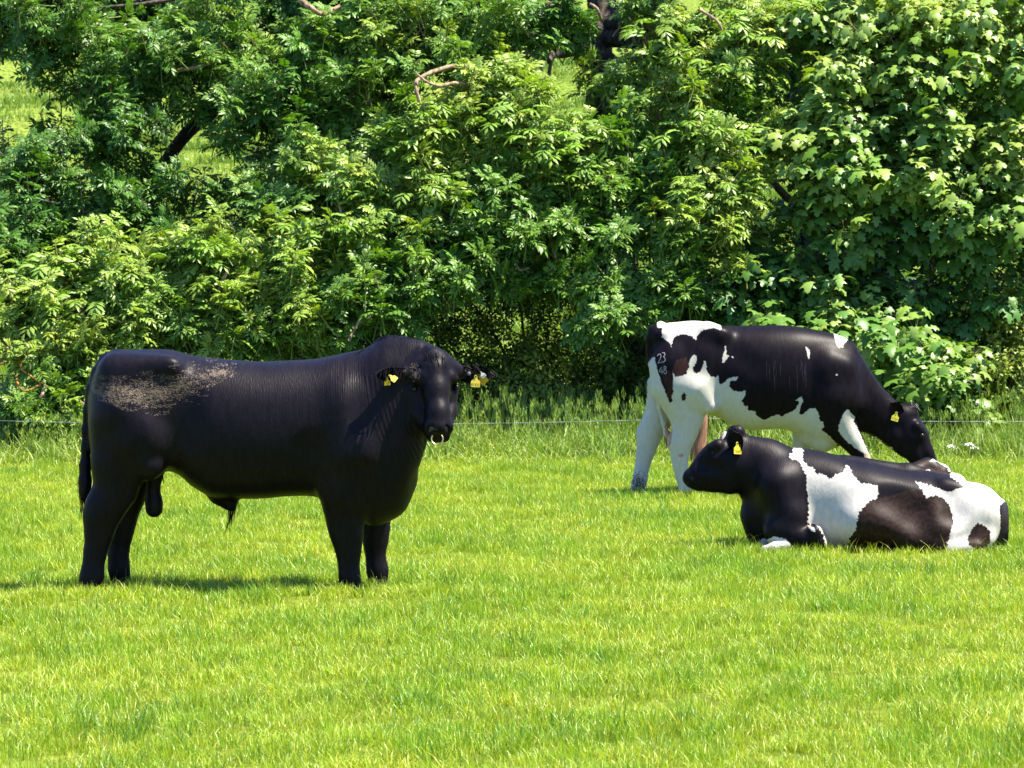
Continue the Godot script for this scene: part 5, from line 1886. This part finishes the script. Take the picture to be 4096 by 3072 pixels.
	patch(coat, t, tan_mask, [[262, 800], [300, 770], [318, 830], [300, 930], [280, 960], [262, 860]])
	patch(coat, t, tan_mask, [[355, 990], [385, 985], [392, 1002], [372, 1012], [356, 1004]])
	patch(coat, t, tan_mask, [[1618, 985], [1640, 990], [1652, 1050], [1626, 1050]])
	coat.lay(coat.tone(Color(0.30, 0.17, 0.09), Color(0.5, 0.36, 0.24), 2, 65), tan_mask)
	var dirt := coat.blank()
	var r2 := RandomNumberGenerator.new()
	r2.seed = 12
	for k in 300:
		var c := coat.px(t.p(92.0 + r2.randfn() * 26.0, 1205.0 + r2.randfn() * 34.0))
		coat.fill(dirt, PackedVector2Array([c + Vector2(-2, 1), c + Vector2(0, -2), c + Vector2(2, 0), c + Vector2(1, 2)]), Color(1, 1, 1, 1))
	coat.lay(coat.tone(Color(0.03, 0.025, 0.02), Color(0.09, 0.075, 0.055), 1, 66), dirt)
	# the freeze brand on the rump: 23 over 48
	var ink := Color(0.62, 0.60, 0.60)
	for g in [
		[[212, 322], [218, 312], [230, 309], [236, 322], [230, 340], [214, 372], [222, 366], [238, 368]],
		[[244, 302], [258, 300], [262, 314], [252, 328], [262, 340], [262, 354], [250, 364], [242, 358]],
		[[236, 398], [222, 430], [244, 428]], [[240, 412], [242, 444]],
		[[262, 390], [270, 398], [264, 410], [254, 416], [252, 432], [262, 444], [272, 436], [270, 422], [256, 410], [254, 398], [262, 390]],
	]:
		var pts := PackedVector2Array()
		for q in g:
			pts.append(coat.px(t.p(q[0], q[1])))
		coat.stroke(coat.color, pts, 2.0, ink)
	# thin scratch lines and ribs
	for k in 16:
		var x := 920.0 + r2.randf() * 300.0
		var y := 350.0 + r2.randf() * 120.0
		coat.stroke(coat.color, PackedVector2Array([coat.px(t.p(x, y)), coat.px(t.p(x + r2.randf_range(-6, 10), y + r2.randf_range(50, 130)))]), 1.0, Color(0.24, 0.22, 0.27))
	var ribs := coat.blank()
	for k in 9:
		var x := 900.0 + k * 44.0
		coat.stroke(ribs, PackedVector2Array([coat.px(t.p(x, 300)), coat.px(t.p(x - 8, 420)), coat.px(t.p(x - 26, 560))]), 7.0, Color(0.2, 0.2, 0.2, 0.25))
	for k in 7:
		coat.stroke(ribs, PackedVector2Array([coat.px(t.p(1560 + k * 18, 370 + k * 22)), coat.px(t.p(1580 + k * 16, 520 + k * 22)), coat.px(t.p(1590 + k * 16, 640 + k * 20))]), 3.0, Color(0.1, 0.1, 0.1, 0.5))
	ribs.resize(coat.w / 3, coat.h / 3, Image.INTERPOLATE_BILINEAR)
	ribs.resize(coat.w, coat.h, Image.INTERPOLATE_CUBIC)
	coat.relief.blend_rect(ribs, Rect2i(0, 0, coat.w, coat.h), Vector2i.ZERO)
	var ears := Shape.new()
	ear(ears, t.p(1878, 752, 0.085), t.p(1802, 648, 0.17), Vector3(0.2, -0.2, 1), 0.125, 0.045, coat)
	ear(ears, t.p(1905, 700, -0.06), t.p(1870, 640, -0.2), Vector3(0.3, 0.2, 1), 0.09, 0.04, coat)
	part("body", hide_mesh(f, ears, coat), coat.material(0.42, 0.3, 0.19), cow)
	grow_hair(f, coat, 9000, 0.013, func(p: Vector3, _n: Vector3) -> Vector3: return Vector3(-0.7, -0.7, 0.0) * (1.0 if p.y > 0.5 else 0.6), cow, "coat_hair")
	hank(cow, "tail_switch", paint(Color(0.30, 0.17, 0.09), 0.6, 0.2), [t.p(276, 850, 0.06), t.p(284, 880, 0.06)], Vector3(0.05, -1, 0), 0.12, 70, 0.012)
	hank(cow, "poll_hair", paint(Color(0.014, 0.011, 0.012), 0.5), [t.p(1930, 665, 0.03), t.p(1950, 655, 0.03), t.p(1970, 668, 0.03)], Vector3(0.5, -0.6, 0.4).normalized(), 0.05, 60, 0.012)
	eye_ball(cow, t.p(2008, 866, 0.124), 0.02)
	ear_tag(cow, t.p(1826, 728, 0.175), Vector3(-0.1, 0.1, -0.28), 0.055, Color(0.55, 0.5, 0.02), "yellow tag in the grazing cow's ear", "1701")
	for q in [[418, 1290, 0.13], [76, 1290, -0.13], [1716, 1290, 0.14], [1212, 1290, -0.14]]:
		hoof(cow, t.p(q[0], q[1], q[2]), 0.07, 0.0)


func patch(coat: Coat, t: Trace, im: Image, list: Array, ragged := 1.0) -> void:
	var pts := PackedVector2Array()
	for q in list:
		pts.append(coat.px(t.p(q[0], q[1])))
	coat.fill(im, coat.rough_outline(pts, ragged), Color(1, 1, 1, 1))


func build_lying_cow() -> void:
	var t := Trace.new(2650, 1650, 1.5297, 3400, 2192, 603)
	var at := spot(850, 546, 24.5)
	at.y = 0.0
	var cow := thing("cow", "black and white heifer lying in the grass facing left, with brown flank patch", "cow", at)
	var f := Flesh.new()
	f.power = 2.5
	t.barrel(f, [
		[480, 130, 505, 0.10], [520, 142, 560, 0.125], [552, 155, 660, 0.155], [580, 168, 760, 0.19], [640, 188, 835, 0.235], [700, 198, 845, 0.26], [760, 211, 850, 0.275], [850, 212, 850, 0.29], [950, 226, 850, 0.305], [1050, 250, 850, 0.325], [1130, 278, 850, 0.34], [1250, 296, 855, 0.355],
		[1400, 331, 855, 0.36], [1500, 346, 855, 0.355], [1600, 352, 850, 0.345], [1700, 368, 850, 0.335], [1810, 404, 850, 0.315], [1920, 446, 845, 0.285], [2000, 482, 835, 0.25], [2070, 516, 815, 0.20], [2110, 545, 800, 0.17], [2138, 580, 775, 0.12], [2156, 635, 735, 0.05],
	])
	# hip on the far side shows above the loin; near hip, thigh, stifle and folded shank
	t.limb(f, [[1570, 360, 0.06, -0.16], [1640, 338, 0.055, -0.2], [1720, 380, 0.07, -0.18]], -0.18, 1.0, 0.04)
	t.limb(f, [[1760, 470, 0.07, 0.2], [1900, 520, 0.08, 0.2]], 0.2, 1.0, 0.08)
	t.limb(f, [[1890, 600, 0.19, 0.16], [1680, 690, 0.17, 0.24], [1500, 740, 0.11, 0.29]], 0.2, 1.0, 0.07)
	t.limb(f, [[1500, 760, 0.09, 0.32], [1700, 800, 0.065, 0.36], [1880, 790, 0.05, 0.36]], 0.3, 1.0, 0.05)
	t.limb(f, [[1880, 730, 0.1, 0.26], [1920, 740, 0.09, 0.26]], 0.3, 1.0, 0.05)
	t.limb(f, [[1180, 640, 0.14, 0.26], [1420, 660, 0.14, 0.27]], 0.3, 1.0, 0.09)
	f.bone(t.p(1380, 470, 0.46), t.p(1480, 560, 0.47), 0.12, 0.12, 1.0, 0.1, 1)
	f.bone(t.p(660, 330, 0.36), t.p(640, 460, 0.36), 0.12, 0.10, 1.0, 0.08, 1)
	f.bone(t.p(1740, 560, 0.45), t.p(1720, 480, 0.44), 0.10, 0.10, 1.0, 0.08, 1)
	t.limb(f, [[1120, 300, 0.05, 0.0], [1500, 352, 0.045, 0.0], [1800, 412, 0.05, 0.0]], 0.0, 1.0, 0.05)
	t.limb(f, [[1700, 430, 0.05, 0.22], [1760, 450, 0.055, 0.22]], 0.2, 1.0, 0.05)
	# shoulder and folded forelegs
	t.limb(f, [[700, 430, 0.16, 0.17], [760, 620, 0.13, 0.22], [690, 700, 0.085, 0.26], [850, 745, 0.066, 0.33]], 0.2, 1.0, 0.06)
	t.limb(f, [[905, 700, 0.050, 0.37], [935, 765, 0.046, 0.37]], 0.3, 1.0, 0.03)
	t.limb(f, [[740, 782, 0.040, 0.34], [660, 790, 0.034, 0.36], [600, 806, 0.030, 0.36]], 0.3, 1.0, 0.02)
	t.limb(f, [[590, 620, 0.13, 0.02], [620, 760, 0.11, 0.02]], 0.0, 1.0, 0.06)
	# neck and head
	t.limb(f, [[620, 330, 0.19, 0.02], [450, 315, 0.170, 0.03]], 0.02, 1.3, 0.07)
	t.limb(f, [[172, 394, 0.058, 0.06], [240, 366, 0.092, 0.06], [335, 318, 0.150, 0.05], [420, 300, 0.165, 0.04]], 0.05, 1.45, 0.05)
	t.limb(f, [[152, 366, 0.028, 0.06], [148, 392, 0.030, 0.06], [165, 400, 0.05, 0.06]], 0.06, 0.8, 0.015)
	t.limb(f, [[182, 432, 0.026, 0.06], [215, 436, 0.03, 0.06]], 0.06, 0.9, 0.015)
	t.limb(f, [[292, 205, 0.036, 0.10], [330, 190, 0.045, 0.10]], 0.09, 1.0, 0.03)
	f.bone(t.p(292, 236, 0.165), t.p(312, 238, 0.17), 0.022, 0.02, 1.0, 0.025, 1)
	f.bone(t.p(230, 300, 0.155), t.p(330, 330, 0.20), 0.04, 0.05, 1.0, 0.05, 1)
	t.limb(f, [[425, 105, 0.038, 0.04], [455, 110, 0.04, 0.04], [450, 150, 0.06, 0.04]], 0.04, 1.0, 0.03)
	t.limb(f, [[400, 420, 0.075, 0.08], [300, 420, 0.05, 0.07], [220, 428, 0.036, 0.06]], 0.08, 1.2, 0.04)
	f.bone(t.p(140, 372, 0.125), t.p(152, 366, 0.13), 0.012, 0.009, 1.0, 0.012, 1)
	f.bone(t.p(140, 420, 0.115), t.p(235, 424, 0.135), 0.008, 0.006, 1.0, 0.012, 1)
	var head := AABB(t.p(105, 530, -0.12), Vector3(0.46, 0.53, 0.34))
	f.skin(Vector3(-1.06, -0.08, -0.46), Vector3(1.02, 0.92, 0.52), 0.013, head.grow(-0.02), 2)
	f.skin(head.position, head.end, 0.0075, AABB(), 2)
	var coat := Coat.new(Vector2(-1.08, -0.1), Vector2(1.02, 0.94), 1100, 80)
	coat.color = coat.tone(Color(0.003, 0.0021, 0.0034), Color(0.008, 0.0058, 0.008), 3, 81)
	var brown := coat.tone(Color(0.005, 0.0035, 0.004), Color(0.034, 0.017, 0.011), 1, 82)
	var mask := coat.blank()
	patch(coat, t, mask, [[1160, 570], [1240, 510], [1400, 470], [1500, 440], [1590, 490], [1640, 475], [1700, 500], [1740, 600], [1740, 640], [1700, 760], [1690, 850], [1100, 850], [1112, 760], [1150, 690]])
	patch(coat, t, mask, [[1530, 340], [1560, 300], [1640, 290], [1720, 325], [1750, 370], [1700, 365], [1600, 345]])
	coat.lay(brown, mask)
	var white := coat.tone(Color(0.40, 0.365, 0.32), Color(0.50, 0.48, 0.45), 2, 83)
	mask = coat.blank()
	patch(coat, t, mask, [[764, 262], [772, 236], [786, 224], [800, 190], [842, 190], [850, 222], [842, 240], [838, 275], [870, 300], [906, 325], [928, 352], [962, 350], [985, 376], [1012, 378], [1030, 356], [1078, 346], [1100, 312], [1112, 303], [1126, 308], [1136, 350], [1182, 400], [1236, 408], [1284, 418], [1292, 460], [1280, 500], [1240, 505], [1205, 538], [1172, 572], [1156, 622], [1150, 680], [1122, 720], [1112, 775], [1115, 870], [960, 870], [964, 760], [940, 692], [906, 650], [882, 662], [862, 640], [868, 570], [866, 480], [855, 420], [862, 380], [836, 320], [818, 278]], 1.6)
	patch(coat, t, mask, [[1516, 394], [1560, 404], [1640, 430], [1700, 454], [1736, 458], [1762, 440], [1812, 432], [1796, 415], [1752, 380], [1760, 340], [2000, 380], [2110, 530], [2060, 534], [2030, 546], [2036, 600], [2040, 680], [2030, 740], [1990, 776], [1965, 870], [1690, 870], [1696, 760], [1720, 690], [1736, 640], [1736, 590], [1716, 540], [1690, 500], [1640, 480], [1602, 482], [1580, 498], [1556, 450], [1532, 420]], 1.3)
	patch(coat, t, mask, [[1640, 300], [1700, 308], [1760, 345], [1830, 395], [1850, 380], [1760, 320], [1680, 285]], 0.6)
	patch(coat, t, mask, [[1600, 342], [1625, 338], [1635, 344], [1612, 347]], 0.6)
	patch(coat, t, mask, [[862, 658], [895, 665], [906, 690], [882, 692]], 0.8)
	patch(coat, t, mask, [[560, 800], [600, 755], [660, 724], [722, 736], [762, 772], [720, 850], [560, 850]], 0.8)
	patch(coat, t, mask, [[352, 132], [378, 92], [392, 104], [374, 128]], 0.6)
	coat.lay(white, mask)
	mask = coat.blank()
	patch(coat, t, mask, [[1822, 742], [1850, 682], [1890, 640], [1930, 664], [1966, 690], [1968, 762], [1940, 800], [1870, 800], [1830, 770]], 1.2)
	coat.lay(brown, mask)
	mask = coat.blank()
	patch(coat, t, mask, [[2046, 545], [2070, 530], [2140, 560], [2200, 640], [2180, 850], [2020, 850], [2034, 740], [2044, 660]], 0.8)
	coat.lay(coat.tone(Color(0.010, 0.008, 0.010), Color(0.028, 0.022, 0.026), 2, 84), mask)
	var ears := Shape.new()
	ear(ears, t.p(440, 232, 0.15), t.p(424, 104, 0.19), Vector3(-0.25, 0.1, 1), 0.125, 0.05, coat)
	ear(ears, t.p(400, 180, -0.06), t.p(370, 120, -0.16), Vector3(-0.4, 0.2, 1), 0.10, 0.04, coat)
	part("body", hide_mesh(f, ears, coat), coat.material(0.48, 0.35, 0.23), cow)
	grow_hair(f, coat, 17000, 0.02, func(p: Vector3, n: Vector3) -> Vector3:
		if p.x < -0.62:
			return Vector3(0.7, 0.1, 0.2) * 0.7
		return Vector3(0.55, -0.75, 0.1) * (1.25 if p.x < 0.1 else 0.9) + Vector3(0, 0, n.z * 0.2), cow, "coat_hair")
	var hair := paint(Color(0.006, 0.0045, 0.006), 0.5, 0.17)
	hank(cow, "poll_hair", hair, [t.p(410, 95, 0.05), t.p(440, 85, 0.05), t.p(470, 100, 0.05)], Vector3(0.3, -0.5, 0.7).normalized(), 0.05, 90, 0.012)
	hank(cow, "poll_hair", paint(Color(0.7, 0.64, 0.56), 0.6), [t.p(380, 105, 0.06), t.p(370, 122, 0.07)], Vector3(-0.4, -0.8, 0.3).normalized(), 0.04, 30, 0.006)
	eye_ball(cow, t.p(300, 232, 0.118), 0.02)
	ear_tag(cow, t.p(440, 190, 0.235), Vector3(-0.05, 0.75, -0.08), 0.058, Color(0.58, 0.5, 0.02), "front yellow tag in the lying cow's ear", "1698")
	ear_tag(cow, t.p(462, 205, 0.17), Vector3(0.0, 1.15, -0.05), 0.045, Color(0.6, 0.36, 0.02), "", "")
